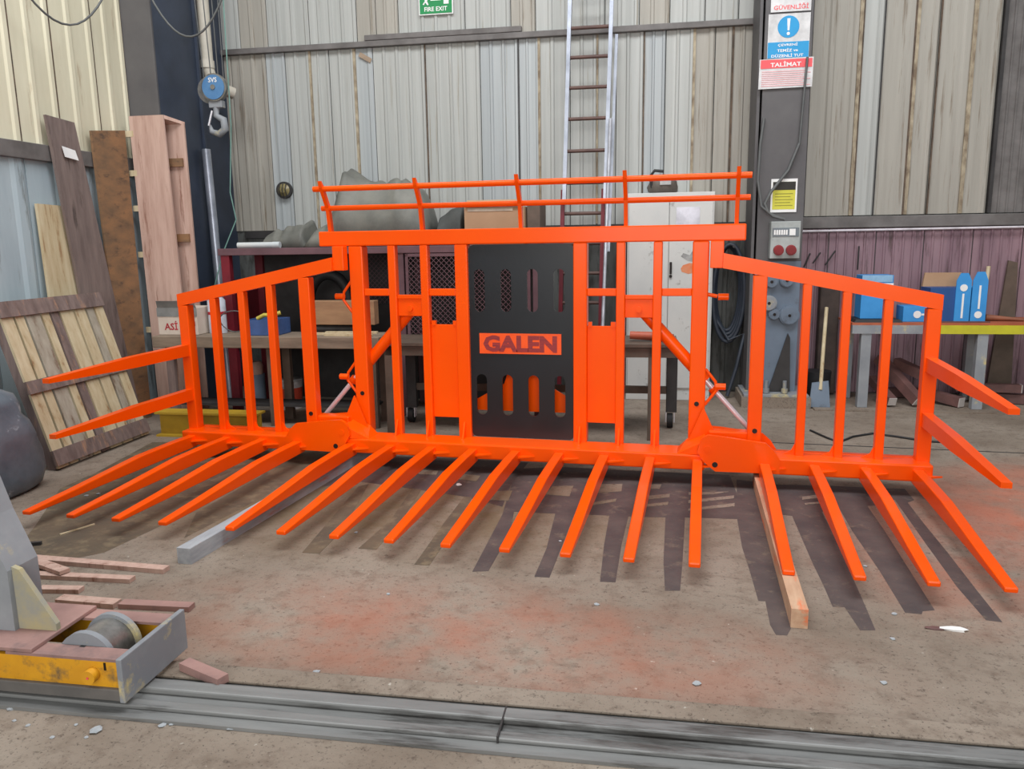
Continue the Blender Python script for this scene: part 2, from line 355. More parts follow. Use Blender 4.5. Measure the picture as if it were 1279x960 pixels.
PLAINP = [  # gaps in the dark patches, filled with the plain floor material
 Z(*I1, [(200, 110), (305, 108), (285, 160), (165, 150)]), Z(*I1, [(430, 100), (550, 98), (545, 135), (425, 142)]),
 Z(*I1, [(410, 190), (520, 172), (515, 186), (400, 204)]), Z(*I1, [(690, 100), (745, 100), (735, 122), (685, 122)]),
 Z(*I1, [(680, 158), (787, 148), (785, 164), (672, 176)]), Z(*I1, [(672, 200), (780, 188), (776, 203), (668, 212)]),
 Z(*I1, [(880, 140), (1080, 137), (1000, 150), (880, 152)]), Z(*I1, [(880, 180), (1108, 156), (1106, 170), (878, 194)]),
 Z(*I1, [(880, 222), (1110, 194), (1110, 210), (878, 232)]), Z(*I3, [(390, 130), (450, 122), (452, 134), (390, 142)]),
 Z(*I3, [(400, 156), (460, 150), (460, 156), (402, 162)]),
 Z(*I2, [(920, 125), (1040, 138), (1020, 165), (900, 150)]), Z(*I2, [(1110, 215), (1200, 212), (1180, 262), (1080, 258)]),
 Z(*I2, [(730, 108), (830, 112), (820, 132), (720, 128)]),
]
for i, pts in enumerate(PLAINP): patch(pts, FLOOR, 0.0030+0.00005*i, 'plain_floor_patch')

# --- back wall: dark backing with sheet panels hung on it
def wall_panel(wall, u0, u1, z0, z1, m, ribs, v=V_W, axis='v', proud=0.0):
    """one ribbed sheet-metal panel, 12-50 faces"""
    mb = MB(); n = max(1, ribs); w = (u1-u0-0.008)/n; pts = []
    a = u0+0.004
    for k in range(n):
        pts += [(a+k*w, 0.0), (a+k*w+w*0.68, 0.0), (a+k*w+w*0.76, -0.012), (a+k*w+w*0.92, -0.012)]
    pts.append((a+n*w, 0.0))
    P = (lambda q, d, z: (q, v-0.012-proud+d, z)) if axis == 'v' else (lambda q, d, z: (v+0.012+proud-d, q, z))
    vs = [P(q, d, z0) for q, d in pts] + [P(q, d, z1) for q, d in pts]
    k = len(pts)
    mb.add(vs, [(i, i+1, k+i+1, k+i) for i in range(k-1)])
    # folded edges
    mb.add([P(pts[0][0], 0, z0), P(pts[0][0], 0.012, z0), P(pts[0][0], 0.012, z1), P(pts[0][0], 0, z1)], [(0, 1, 2, 3)])
    mb.add([P(pts[-1][0], 0, z0), P(pts[-1][0], 0.012, z0), P(pts[-1][0], 0.012, z1), P(pts[-1][0], 0, z1)], [(0, 1, 2, 3)])
    return mb.build('wall_panel', m, wall)
wb_ = MB().box(-4.2, 6.5, V_W, V_W+0.12, 0, 5.2)
wall_back = struct('wall_back', wb_, LOWGREY, 'back wall of old vertical sheet panels above a grimy lower strip')
seams = [-4.0, -3.42, -3.04, -2.83, -2.56, -2.36, -2.09, -1.9, -1.36, -0.81, -0.43, -0.23, 0.07, 0.33, 0.51, 0.77, 0.97, 1.23, 1.42, 1.58, 1.80]
rr = random.Random(3)
for a, b_ in zip(seams[:-1], seams[1:]):
    m = rr.choice([BACKW, BACKW2, BACKW2, BACKW]) if a > -3.1 else BACKW3
    if a > 1.1: m = BACKW3
    wall_panel(wall_back, a, b_, 1.66, 3.44, m, max(1, round((b_-a)/0.13)), proud=rr.uniform(0, 0.006))
seams2 = [-4.0, -3.3, -3.0, -2.55, -2.05, -1.85, -1.62, -0.95, -0.5, -0.26, 0.07, 0.4, 0.72, 1.0, 1.32, 1.62, 1.80]
for a, b_ in zip(seams2[:-1], seams2[1:]):
    wall_panel(wall_back, a, b_, 3.46, 5.1, rr.choice([BACKW, BACKW3, BACKW]), max(1, round((b_-a)/0.14)), proud=rr.uniform(0, 0.006))
seams3 = [2.1, 2.28, 2.69, 2.89, 3.17, 3.35, 3.64, 3.86]
for a, b_ in zip(seams3[:-1], seams3[1:]):
    wall_panel(wall_back, a, b_, 1.70, 5.1, rr.choice([BACKW3, BACKW3, BACKW]), max(1, round((b_-a)/0.2)), proud=rr.uniform(0, 0.006))
k = 3.90
while k < 6.3:
    wall_panel(wall_back, k, k+0.36, 1.70, 5.1, SILLM, 5); k += 0.36
k = 2.1                                   # maroon lower sheets right of the pillar
while k < 6.3:
    wall_panel(wall_back, k, k+0.42, 0.02, 1.58, MAROON, 5); k += 0.42
for a, b_, m in [(-1.9, -0.43, 0), (0.4, 1.78, 0)]:
    wall_panel(wall_back, a, b_, 0.02, 1.6, LOWGREY, 8)
MB().box(2.1, 6.4, V_W-0.06, V_W, 1.585, 1.69, 0.006).build('sill_rail', SILLM, wall_back)
MB().box(-3.4, 1.75, V_W-0.03, V_W, 1.58, 1.655, 0.004).build('sill_rail', DARKM, wall_back)
MB().box(3.865, 3.895, V_W-0.05, V_W, 1.70, 5.1).build('door_guide', DARKM, wall_back)

SEAM2 = mat('flaking_seam_strip', (178, 166, 142), (116, 100, 82), rough=0.8, scale=14, stretch=(1, 1, 0.5))
for q, w, z0, z1, m in ((-2.56, 0.022, 1.67, 3.42, SEAM2), (-2.09, 0.026, 1.67, 3.42, SEAM2), (-1.36, 0.010, 1.67, 3.42, SEAM), (-0.43, 0.012, 1.67, 3.42, DARKM), (-0.23, 0.024, 1.67, 3.42, SEAM2), (0.33, 0.018, 1.67, 3.42, SEAM2), (0.77, 0.012, 1.67, 3.42, SEAM), (1.23, 0.024, 1.67, 3.42, SEAM2), (1.58, 0.018, 1.67, 3.42, SEAM),
                        (2.69, 0.030, 1.70, 5.1, SEAM2), (2.712, 0.010, 1.70, 5.1, SEAM), (3.17, 0.028, 1.70, 5.1, SEAM2), (3.148, 0.012, 1.70, 5.1, SEAM), (3.64, 0.034, 1.70, 5.1, SEAM2), (2.89, 0.010, 1.70, 5.1, DARKM), (3.36, 0.010, 1.70, 5.1, SEAM)):
    MB().box(q-w/2, q+w/2, V_W-0.034, V_W-0.012, z0, z1).build('seam_strip', m, wall_back)
p = wl(455, 72, V_W-0.03)
solo('tape_strip', MB().bar((p.x-0.05, V_W-0.033, p.z+0.035), (p.x+0.07, V_W-0.033, p.z-0.035), 0.004, 0.045), mat('brown_tape', (168, 146, 124)), 'slanted strip of old brown tape on the back wall below the rail', 'tape', (p.x, V_W-0.03, p.z))
# --- left wall
wl_ = MB().box(U_L-0.12, U_L, -3.2, 2.9, 0, 5.2)
wall_left = struct('wall_left', wl_, PALEBLUE, 'left wall of cream sheets above pale blue painted sheets')
k = -3.1
for a, b_ in [(-3.1, -2.6), (-2.6, -2.15), (-2.15, -1.7), (-1.7, -1.25), (-1.25, -0.75), (-0.75, -0.22), (-0.22, 0.24), (0.24, 0.66), (0.66, 1.14), (1.14, 1.55)]:
    wall_panel(wall_left, a, b_, 2.27, 5.1, CREAM, 2, v=U_L, axis='u', proud=rr.uniform(0, 0.006))
    wall_panel(wall_left, a, b_, 0.02, 2.17, PALEBLUE, 1, v=U_L, axis='u', proud=rr.uniform(0, 0.004))
    MB().box(U_L, U_L+0.018, b_-0.006, b_+0.004, 2.27, 5.1).build('seam_strip', SEAM, wall_left)
MB().box(U_L, U_L+0.06, -3.2, 1.55, 2.16, 2.28, 0.005).build('sill_rail', SILLM, wall_left)

# --- pillars (part of the building)
pl = MB().box(U_L, -3.42, 1.55, 1.57, 0, 5.2).box(-3.44, -3.42, 1.57, 2.22, 0, 5.2).box(U_L, -3.42, 2.20, 2.22, 0, 5.2)
pillar_l = struct('trim_1', MB().box(-3.50, -3.425, 1.57, 2.24, 0, 5.2).box(U_L, -3.50, 1.60, 2.90, 0, 5.2), BLUECOL, 'dark blue steel pillar in the left rear corner')
MB().box(U_L+0.005, -3.42, 1.545, 1.57, 0, 5.2, 0.003).build('flange', DKGREY, pillar_l, label='grey-brown front flange')
MB().box(-3.50, -3.40, 2.225, 2.25, 0, 5.2).build('flange', BLUECOL, pillar_l)
pillar_r = struct('trim_2', MB().box(1.80, 2.15, 2.33, 2.86, 0, 5.2), DKGREY, 'dark grey steel pillar carrying the safety signs')
MB().box(1.78, 2.17, 2.30, 2.335, 1.30, 5.2, 0.004).build('flange', DKGREY, pillar_r)
MB().box(1.78, 2.17, 2.30, 2.335, 0.03, 1.30, 0.004).build('painted_flange', STEELBLUE, pillar_r, label='blue-grey painted lower flange')
MB().box(1.74, 1.765, 2.33, 2.80, 0, 5.2).build('flange', DKGREY, pillar_r)
MB().box(1.70, 2.26, 2.12, 2.60, 0.10, 0.125, 0.003).build('base_plate', GREYST, pillar_r)
MB().box(1.68, 2.28, 2.12, 2.62, 0.0, 0.10).build('plinth', FLOOR, pillar_r)
for q in (1.90, 2.06):
    MB().tube([(q, 2.19, 0.12), (q, 2.19, 0.24)], 0.018, 8).tube([(q, 2.19, 0.13), (q, 2.19, 0.17)], 0.03, 6).build('anchor_bolt', GREYST, pillar_r)
MB().prism([(1.93, 0.13), (2.12, 0.13), (2.10, 0.62), (2.08, 0.66)], lambda a, b, d: (a, d, b), 2.26, 2.28).build('stiffener', DARKM, pillar_r)
struct('trim_3', MB().box(2.3, 6.4, 2.05, 2.88, 0.0005, 0.012), FLOOR, 'low concrete ledge along the foot of the maroon wall')

# --- floor joint
MB().box(1.6, 6.3, 0.995, 1.01, 0, 0.002).build('floor_joint', DARKM, floor)

# ================================================================== THE FORK
fork = Thing('folding_fork', 'large bright orange folding tractor fork with 17 long tines and black centre panel', 'farm fork', (0, 0, 0), 'I')
F = lambda nm, mb, m=ORANGE, lb=None: fork.part(nm, mb, m, lb)
PXZ = lambda a, b, d: (a, d, b)
# base bars
bar_c = F('base_bar', MB().box(-1.20, 1.20, -0.165, 0.055, 0.097, 0.197, 0.010))
for s in (-1, 1):
    F('wing_base_bar', MB().box(s*1.30, s*2.49, -0.165, 0.0, 0.095, 0.197, 0.010))
    F('wing_back_plate', MB().box(s*1.30, s*2.49, 0.0, 0.05, 0.15, 0.20, 0.006))
# main beam, posts
F('top_beam', MB().box(-1.407, 1.407, 0.017, 0.117, 1.497, 1.597, 0.008))
for s in (-1, 1):
    F('main_post', MB().box(s*1.094, s*1.194, 0.02, 0.12, 0.19, 1.497, 0.008))
    F('flank_post', MB().box(s*0.352, s*0.440, 0.02, 0.11, 0.19, 1.497, 0.007))
    F('bar_post', MB().box(s*0.857, s*0.912, 0.02, 0.08, 0.19, 1.497, 0.006))
    F('bar_post', MB().box(s*0.627, s*0.682, 0.02, 0.08, 0.19, 1.497, 0.006))
    for x in (0.396, 0.654, 0.884):      # small gussets at the post feet
        F('foot_gusset', MB().prism([(0.022, 0.195), (0.022, 0.30), (0.012, 0.305), (-0.045, 0.195)], lambda a, b, d: (d, a, b), s*x-0.006, s*x+0.006))
    F('crossbar', MB().box(s*0.912, s*1.094, 0.03, 0.08, 1.16, 1.207, 0.005))
    F('crossbar', MB().box(s*0.440, s*0.627, 0.03, 0.08, 1.16, 1.207, 0.005))
    F('bracket_plate', MB().box(s*0.682, s*0.857, 0.035, 0.075, 1.140, 1.166, 0.003))
    br = F('cylinder_bracket', MB().box(s*0.682, s*0.857, 0.045, 0.060, 1.022, 1.140, 0.003))
    fork.sub(br, 'pivot_pin', MB().tube([(s*0.77, 0.030, 1.075), (s*0.77, 0.046, 1.075)], 0.020, 12), ORANGE)
    F('hook_plate', MB().box(s*0.44, s*0.627, 0.050, 0.066, 0.325, 0.966, 0.003).box(s*0.592, s*0.622, 0.045, 0.07, 0.96, 0.992).box(s*0.446, s*0.470, 0.045, 0.07, 0.96, 0.992))
    # hydraulic cylinder from the bracket down to the wing hinge
    a = Vector((s*0.775, 0.125, 1.075)); b = Vector((s*1.495, 0.125, 0.285)); t = (b-a)
    cyl = F('hydraulic_cylinder', MB().tube([a, a+t*0.56], 0.040, 16).tube([a+t*0.54, a+t*0.58], 0.046, 16))
    fork.sub(cyl, 'piston_rod', MB().tube([a+t*0.56, b], 0.017, 12), CHROME, 'chrome piston rod')
    fork.sub(cyl, 'end_collar', MB().tube([a+t*0.640, a+t*0.675], 0.032, 12), ORANGE)
    # hose guards on the main posts
    for z in (1.15, 0.585):
        g = F('hose_guard', MB().tube([(s*1.192, 0.05, z+0.02), (s*1.25, 0.05, z+0.008)], 0.012, 8)) if s > 0 and z > 1 else F('hose_guard', MB().tube([(s*1.192, 0.05, z+0.115), (s*1.255, 0.05, z+0.035), (s*1.262, 0.05, z-0.02), (s*1.192, 0.05, z-0.115)], 0.010, 8))
        fork.sub(g, 'guard_peg', MB().tube([(s*1.255, 0.05, z+0.005), (s*1.318, 0.05, z+0.005)], 0.021, 10), ORANGE)
    # gusset at the foot of the main post
    F('post_gusset', MB().prism([(s*1.185, 0.47), (s*1.245, 0.34), (s*1.285, 0.28), (s*1.285, 0.19), (s*1.035, 0.19), (s*1.10, 0.26)], PXZ, -0.03, -0.012))
    F('foot_plate', MB().hexa([(s*1.03, -0.15, 0.195), (s*1.20, -0.17, 0.20), (s*1.20, 0.01, 0.20), (s*1.03, 0.01, 0.195),
                               (s*1.04, -0.14, 0.205), (s*1.20, -0.165, 0.285), (s*1.20, 0.01, 0.305), (s*1.09, 0.01, 0.255)]))
    # hinge: two cheek plates and a pin barrel
    hp = [(s*1.168, 0.285), (s*1.185, 0.315), (s*1.215, 0.332), (s*1.30, 0.325), (s*1.555, 0.295), (s*1.605, 0.250), (s*1.640, 0.195), (s*1.640, 0.110), (s*1.265, 0.105), (s*1.19, 0.165), (s*1.155, 0.225)]
    hg = F('hinge_plate', MB().prism(hp, PXZ, -0.195, -0.170))
    F('hinge_plate', MB().prism(hp, PXZ, 0.055, 0.08))
    fork.sub(hg, 'pin_hole', MB().tube([(s*1.262, -0.1965, 0.148), (s*1.262, -0.190, 0.148)], 0.017, 14), BOLTM, 'dark pin hole')
    fork.sub(hg, 'pivot_boss', MB().tube([(s*1.215, -0.1985, 0.245), (s*1.215, -0.190, 0.245)], 0.020, 14), ORANGE)
    F('hinge_barrel', MB().tube([(s*1.215, -0.17, 0.245), (s*1.215, 0.055, 0.245)], 0.045, 16))
    F('hinge_link', MB().box(s*1.22, s*1.52, -0.06, 0.04, 0.26, 0.325, 0.008))
    mp_ = F('post_bolt_hole', MB().tube([(s*1.142, 0.016, 0.48), (s*1.142, 0.022, 0.48)], 0.015, 14), BOLTM, 'dark bolt hole in the main post')
    # wing frame
    zo, zi = 1.177, 1.4185
    zt = lambda x: zo + (2.4917-x)/(2.4917-1.3)*(zi-zo)
    F('wing_top_bar', MB().hexa([(s*1.275, -0.078, zt(1.275)-0.088), (s*2.4917, -0.078, zo-0.088), (s*2.4917, 0.0, zo-0.088), (s*1.275, 0.0, zt(1.275)-0.088),
                                 (s*1.275, -0.078, zt(1.275)), (s*2.4917, -0.078, zo), (s*2.4917, 0.0, zo), (s*1.275, 0.0, zt(1.275))]))
    F('wing_bracket', MB().box(s*1.20, s*1.278, -0.055, 0.02, 1.335, 1.497, 0.004))
    F('wing_end_post', MB().box(s*2.415, s*2.4917, -0.078, 0.0, 0.19, zo-0.08, 0.006))
    F('wing_inner_post', MB().box(s*1.452, s*1.534, -0.078, 0.0, 0.25, zt(1.534)-0.08, 0.006))
    F('wing_bolt_hole', MB().tube([(s*1.495, -0.083, 0.342), (s*1.495, -0.07, 0.342)], 0.015, 14), BOLTM, 'dark bolt hole in the wing post')
    for x in (1.761, 1.983, 2.210):
        F('wing_bar_post', MB().box(s*(x-0.025), s*(x+0.025), -0.078, -0.02, 0.19, zt(x+0.025)-0.08, 0.005))
        F('wing_foot_gusset', MB().prism([(s*(x-0.02), 0.196), (s*(x-0.10), 0.196), (s*(x-0.045), 0.225), (s*(x-0.02), 0.28)], PXZ, -0.055, -0.043))
    # two side prongs on each wing end post
    for z in (0.775, 0.450):
        pr = MB(); pts = []
        for y, h, w in ((-0.07, 0.082, 0.055), (-0.65, 0.074, 0.055), (-1.345, 0.026, 0.045)):
            top = z+0.041 - (0.082-h)*0.55
            pts.append([(s*2.455-w/2, y, top-h), (s*2.455+w/2, y, top-h), (s*2.455+w/2, y, top), (s*2.455-w/2, y, top)])
        for i in range(2): pr.hexa(pts[i]+pts[i+1])
        F('side_prong', pr)
# tines
tx = [j*0.2893 for j in range(-4, 5)] + [s*(1.5528+k*0.2857) for s in (-1, 1) for k in range(4)]
tine_mesh = None
for x in sorted(tx):
    if tine_mesh is None:
        tm = MB(); sec = []
        for y, zb, zt_, w in ((-0.14, 0.083, 0.168, 0.058), (-0.38, 0.082, 0.172, 0.058), (-0.72, 0.081, 0.168, 0.058), (-1.30, 0.080, 0.124, 0.056), (-1.632, 0.080, 0.103, 0.052)):
            sec.append([(-w/2, y, zb), (w/2, y, zb), (w/2, y, zt_), (-w/2, y, zt_)])
        vs = [p for q in sec for p in q]; fs = [(3, 2, 1, 0), (16, 17, 18, 19)]
        for i in range(4):
            for k in range(4): fs.append((i*4+k, i*4+(k+1) % 4, (i+1)*4+(k+1) % 4, (i+1)*4+k))
        tm.add(vs, fs)
        o = F('tine', tm); tine_mesh = o.data; o.location = (x, 0, 0)
        bvm = o.modifiers.new('edge', 'BEVEL'); bvm.width = 0.006; bvm.segments = 2
    else:
        o = bpy.data.objects.new('tine', tine_mesh); COL.objects.link(o); o.parent = fork.e; o.location = (x, 0, 0)
        bvm = o.modifiers.new('edge', 'BEVEL'); bvm.width = 0.006; bvm.segments = 2
    sd = -1 if x > 0 else 1
    F('tine_gusset', MB().prism([(0.028, -0.165), (0.13, -0.165), (0.028, -0.215)], lambda a, b, d: (x+a, b, d), 0.128, 0.138))
# head rack: five bent uprights and two round rails
for x in (-1.336, -0.670, 0.005, 0.681, 1.349):
    up = MB()
    path = [(0.07, 1.59), (0.045, 1.752), (-0.035, 1.88), (-0.062, 1.925)]
    for i in range(3):
        (y0, z0), (y1, z1) = path[i], path[i+1]
        w = 0.020
        up.hexa([(x-0.012, y0-w, z0), (x+0.012, y0-w, z0), (x+0.012, y0+w, z0), (x-0.012, y0+w, z0),
                 (x-0.012, y1-(w if i < 2 else 0.006), z1), (x+0.012, y1-(w if i < 2 else 0.006), z1), (x+0.012, y1+(w if i < 2 else 0.006), z1), (x-0.012, y1+(w if i < 2 else 0.006), z1)])
    F('rack_upright', up)
F('rack_rail', MB().tube([(-1.400, -0.03, 1.876), (1.425, -0.03, 1.876)], 0.0185, 14))
F('rack_rail', MB().tube([(-1.385, 0.048, 1.752), (1.425, 0.048, 1.752)], 0.0175, 14))
# black centre panel with two rows of slots
def rounded(x0, x1, z0, z1, r, n=5):
    pts = []
    for cx, cz, a0 in ((x1-r, z1-r, 0), (x0+r, z1-r, PI/2), (x0+r, z0+r, PI), (x1-r, z0+r, 1.5*PI)):
        for k in range(n+1):
            a = a0+PI/2*k/n; pts.append((cx+r*math.cos(a), cz+r*math.sin(a)))
    return pts
slots = []
for xa in (-0.317, -0.137, 0.042, 0.220):
    slots.append((xa, xa+0.073, 1.053, 1.334)); slots.append((xa+0.002, xa+0.075, 0.352, 0.632))
bm = bmesh.new(); edges = []
def loop(pts):
    vs = [bm.verts.new((a, 0, b)) for a, b in pts]
    for i in range(len(vs)): edges.append(bm.edges.new((vs[i], vs[(i+1) % len(vs)])))
loop(rounded(-0.352, 0.352, 0.199, 1.492, 0.035))
for x0, x1, z0, z1 in slots: loop(rounded(x0, x1, z0, z1, 0.0364, 6))
bmesh.ops.triangle_fill(bm, use_beauty=True, use_dissolve=False, edges=edges, normal=(0, -1, 0))
ret = bmesh.ops.extrude_face_region(bm, geom=list(bm.faces))
for g in ret['geom']:
    if isinstance(g, bmesh.types.BMVert): g.co.y += 0.012
bmesh.ops.recalc_face_normals(bm, faces=bm.faces)
pm = bpy.data.meshes.new('centre_panel'); bm.to_mesh(pm); bm.free(); pm.materials.append(BLACKP)
panel = bpy.data.objects.new('centre_panel', pm); COL.objects.link(panel); panel.parent = fork.e; panel.location = (0, 0.048, 0)
panel['label'] = 'black slotted steel centre panel with orange name plate'
lp = MB().box(-0.285, 0.270, 0.040, 0.0478, 0.775, 0.911).build('name_plate', LOGO_O, panel, label='orange name plate reading GALEN')
lp.location = (0, -0.048, 0)
tl = text_mb('GALEN', -0.008, 0.843, 0.112, 0.0398, 0.0012, width=0.50, bold=0.05).build('name_plate_lettering', LOGO_R, panel, label='dark red striped letters GALEN'); tl.location = (0, -0.048, 0)
# coupling bracket behind the panel
F('coupling_plate', MB().prism([(-0.36, 0.36), (0.36, 0.36), (0.36, 0.43), (0.15, 0.55), (0.10, 0.70), (-0.10, 0.70), (-0.15, 0.55), (-0.36, 0.43)], PXZ, 0.16, 0.175))

# two timbers under the fork
solo('timber_beam', MB().hexa([(1.532, -1.95, 0), (1.596, -1.95, 0), (1.560, -0.10, 0), (1.496, -0.10, 0), (1.532, -1.95, 0.0795), (1.596, -1.95, 0.0795), (1.560, -0.10, 0.0795), (1.496, -0.10, 0.0795)]), TIMBERP,
     'raw pale timber beam under the right wing tine next to the hinge, end sticking out', 'timber', (1.58, -1.0, 0), 'I')
solo('timber_beam', MB().hexa([(-1.285, -1.88, 0), (-1.210, -1.88, 0), (-1.135, 0.25, 0), (-1.21, 0.25, 0), (-1.285, -1.88, 0.08), (-1.210, -1.88, 0.08), (-1.135, 0.25, 0.08), (-1.21, 0.25, 0.0795)]), TIMBER,
     'whitewashed timber beam under the fifth tine from the left', 'timber', (-1.2, -0.9, 0), 'I')

# ================================================================== LEFT SIDE
# --- pallet leaning on the left wall
TH = math.atan(0.33/1.15)
pal = Thing('pallet', 'wooden pallet leaning upright against the left wall', 'pallet', (-3.2, 0.1, 0))
def PP(a, b, c): return (-3.205 - b*math.sin(TH) + c*math.cos(TH), a, b*math.cos(TH) + c*math.sin(TH) + 0.004)
def pbox(a0, a1, b0, b1, c0, c1): return MB().hexa([PP(a0, b0, c0), PP(a1, b0, c0), PP(a1, b1, c0), PP(a0, b1, c0), PP(a0, b0, c1), PP(a1, b0, c1), PP(a1, b1, c1), PP(a0, b1, c1)])
av = -0.42
for i, w in enumerate([0.10, 0.075, 0.13, 0.07, 0.075, 0.13, 0.11, 0.075, 0.095]):
    pal.part('plank', pbox(av, av+w, 0.0, 1.18, 0.02, 0.038), [PINE, PINE, PINE2, PINE, OLDWOOD, PINE, PINE, PINE2, PINE][i]); av += w+0.020
for b0, b1 in ((0.02, 0.13), (0.54, 0.63), (1.08, 1.19)):
    pal.part('cross_board', pbox(-0.44, 0.60, b0, b1, 0.038, 0.060), OLDWOOD)
for a0 in (-0.42, 0.05, 0.50):
    pal.part('stringer', pbox(a0, a0+0.08, 0.0, 1.18, -0.045, 0.02), OLDWOOD)
# --- boards leaning on the wall, taken through their visible corners down to the floor
def lean(name, tl, tr, bl, br, ut, ub, th, m, label, cat='board', extra=None):
    A = lw(*tl, ut); B = lw(*tr, ut); Cc = lw(*bl, ub); D = lw(*br, ub)
    def down(p, q): t = p.z/(p.z-q.z); return p+(q-p)*t
    A2, B2 = down(A, Cc), down(B, D)
    n = (B-A).cross(A2-A).normalized()
    if n.x < 0: n = -n
    mb = MB().hexa([A2-n*th, B2-n*th, B2, A2, A-n*th, B-n*th, B, A])
    base = ((A2.x+B2.x)/2, (A2.y+B2.y)/2, 0)
    return solo(name, mb, m, label, cat, base)
lean('plank_board', (57, 143), (93, 153), (112, 425), (157, 432), -3.63, -3.585, 0.022, BROWNB, 'tall grey-brown plank leaning on the left wall with a torn label', 'board')
lean('pine_board', (46, 254), (78, 257), (62, 366), (104, 370), -3.665, -3.63, 0.022, PINE, 'short pale pine board leaning behind the pallet', 'board')
lean('plywood_board', (114, 163), (156, 163), (148, 432), (182, 440), -3.635, -3.59, 0.02, PLY, 'brown plywood board leaning between the grey plank and the box', 'board')
tp = lw(85, 190, -3.612); 
solo('torn_label', MB().hexa([(tp.x+0.012, tp.y-0.05, tp.z-0.04), (tp.x+0.016, tp.y+0.09, tp.z-0.055), (tp.x+0.012, tp.y+0.09, tp.z-0.055), (tp.x+0.008, tp.y-0.05, tp.z-0.04),
     (tp.x+0.002, tp.y-0.06, tp.z+0.04), (tp.x+0.006, tp.y+0.075, tp.z+0.02), (tp.x+0.002, tp.y+0.075, tp.z+0.02), (tp.x-0.002, tp.y-0.06, tp.z+0.04)]), WHITE, 'torn white paper label stuck on the grey-brown plank', 'label', (tp.x, tp.y, tp.z))
# --- tall open wooden box standing in the corner
cr = Thing('wooden_box', 'tall narrow wooden box standing on end against the dark blue pillar', 'box', (-3.45, 1.40, 0))
A = wl(160, 145, 1.37); B = wl(203, 145, 1.37)
cr.part('front_board', MB().hexa([(A.x+0.03, 1.36, 0), (B.x+0.05, 1.36, 0), (B.x+0.05, 1.378, 0), (A.x+0.03, 1.378, 0), (A.x, 1.375, A.z), (B.x, 1.375, A.z), (B.x, 1.393, A.z), (A.x, 1.393, A.z)]), PINKWOOD)
cr.part('back_board', MB().box(A.x+0.12, -3.17, 1.50, 1.52, 0, 2.57), PINKWOOD)
cr.part('side_board', MB().box(A.x+0.12, A.x+0.14, 1.393, 1.50, 0, 2.56), PLY)
cr.part('top_board', MB().hexa([(A.x+0.02, 1.393, A.z-0.03), (B.x, 1.393, A.z-0.03), (-3.17, 1.52, 2.55), (A.x+0.12, 1.52, 2.55), (A.x+0.02, 1.393, A.z), (B.x, 1.393, A.z), (-3.17, 1.52, 2.575), (A.x+0.12, 1.52, 2.575)]), PINKWOOD)
for z in (0.9, 1.55, 2.2):
    cr.part('inner_batten', MB().box(A.x+0.14, -3.20, 1.475, 1.499, z, z+0.07), PLY)
for z in (0.75, 1.42, 1.82, 2.12, 2.45):
    cr.part('cleat', MB().box(A.x-0.05+0.01*(2.6-z), A.x+0.03, 1.372, 1.392, z, z+0.05), PINE)
# --- steel pipe, white drain pipe
a = wl(238, 183, 1.55+0.75); b = wl(264, 345, 2.33)
solo('steel_pipe', MB().tube([(-3.36, 2.16, 2.42), (-3.25, 2.05, 0.02)], 0.042, 14, True), ALU, 'grey steel pipe leaning against the dark blue pillar', 'pipe', (-3.25, 2.05, 0))
dp = Thing('drain_pipe', 'cream plastic downpipe with elbow running down beside the dark blue pillar', 'pipe', (-3.36, 2.36, 3.0))
dp.part('pipe', MB().tube([(-3.40, 2.38, 5.1), (-3.40, 2.38, 3.22), (-3.38, 2.40, 3.10), (-3.32, 2.46, 3.03), (-3.24, 2.55, 2.99)], 0.058, 14), mat('cream_plastic', (206, 200, 186), (190, 184, 170), rough=0.45))
dp.part('socket', MB().tube([(-3.40, 2.38, 3.27), (-3.40, 2.38, 3.20)], 0.068, 14), mat('cream_plastic', (206, 200, 186)))
# --- crane hook block
hk = Thing('hook_block', 'steel crane hook block with blue face hanging on wire ropes', 'crane hook', (-3.09, 1.95, 2.55))
HC = Vector((-3.09, 1.95, 2.93))
hk.part('sheave', MB().tube([HC+Vector((-0.04, 0.07, 0)), HC+Vector((-0.04, 0.04, 0))], 0.118, 28).tube([HC+Vector((-0.02, 0.04, 0)), HC+Vector((-0.02, -0.004, 0))], 0.09, 20), GREYST)
sv = hk.part('cover_disc', MB().tube([HC+Vector((0.0, -0.005, 0)), HC+Vector((0.0, -0.045, 0))], 0.122, 28), WHEELST)
hk.sub(sv, 'blue_face', MB().tube([HC+Vector((0.0, -0.044, 0)), HC+Vector((0.0, -0.052, 0))], 0.108, 28), mat('blue_enamel', (70, 118, 168), (90, 136, 180), rough=0.35))
hk.sub(sv, 'axle_cap', MB().tube([HC+Vector((0.0, -0.05, 0)), HC+Vector((0.0, -0.062, 0))], 0.022, 14), WHEELST)
hk.sub(sv, 'lettering', text_mb('SVS', HC.x, HC.z+0.062, 0.042, HC.y-0.053, 0.001, bold=0.02), WHITE, 'white letters on the blue face')
hk.part('back_cover', MB().tube([HC+Vector((-0.105, 0.10, 0.0)), HC+Vector((-0.105, 0.07, 0.0))], 0.12, 28), WHEELST)
hk.part('trunnion', MB().box(HC.x-0.07, HC.x+0.06, HC.y-0.03, HC.y+0.04, 2.755, 2.82, 0.006), GREYST)
pts = [(HC.x-0.01, HC.y, 2.76), (HC.x-0.02, HC.y, 2.69), (HC.x+0.05, HC.y, 2.65), (HC.x+0.06, HC.y, 2.57), (HC.x+0.0, HC.y, 2.525), (HC.x-0.075, HC.y, 2.55), (HC.x-0.09, HC.y, 2.61)]
hk.part('hook', MB().tube(pts, [0.03, 0.028, 0.034, 0.036, 0.034, 0.026, 0.012], 12), GREYST)
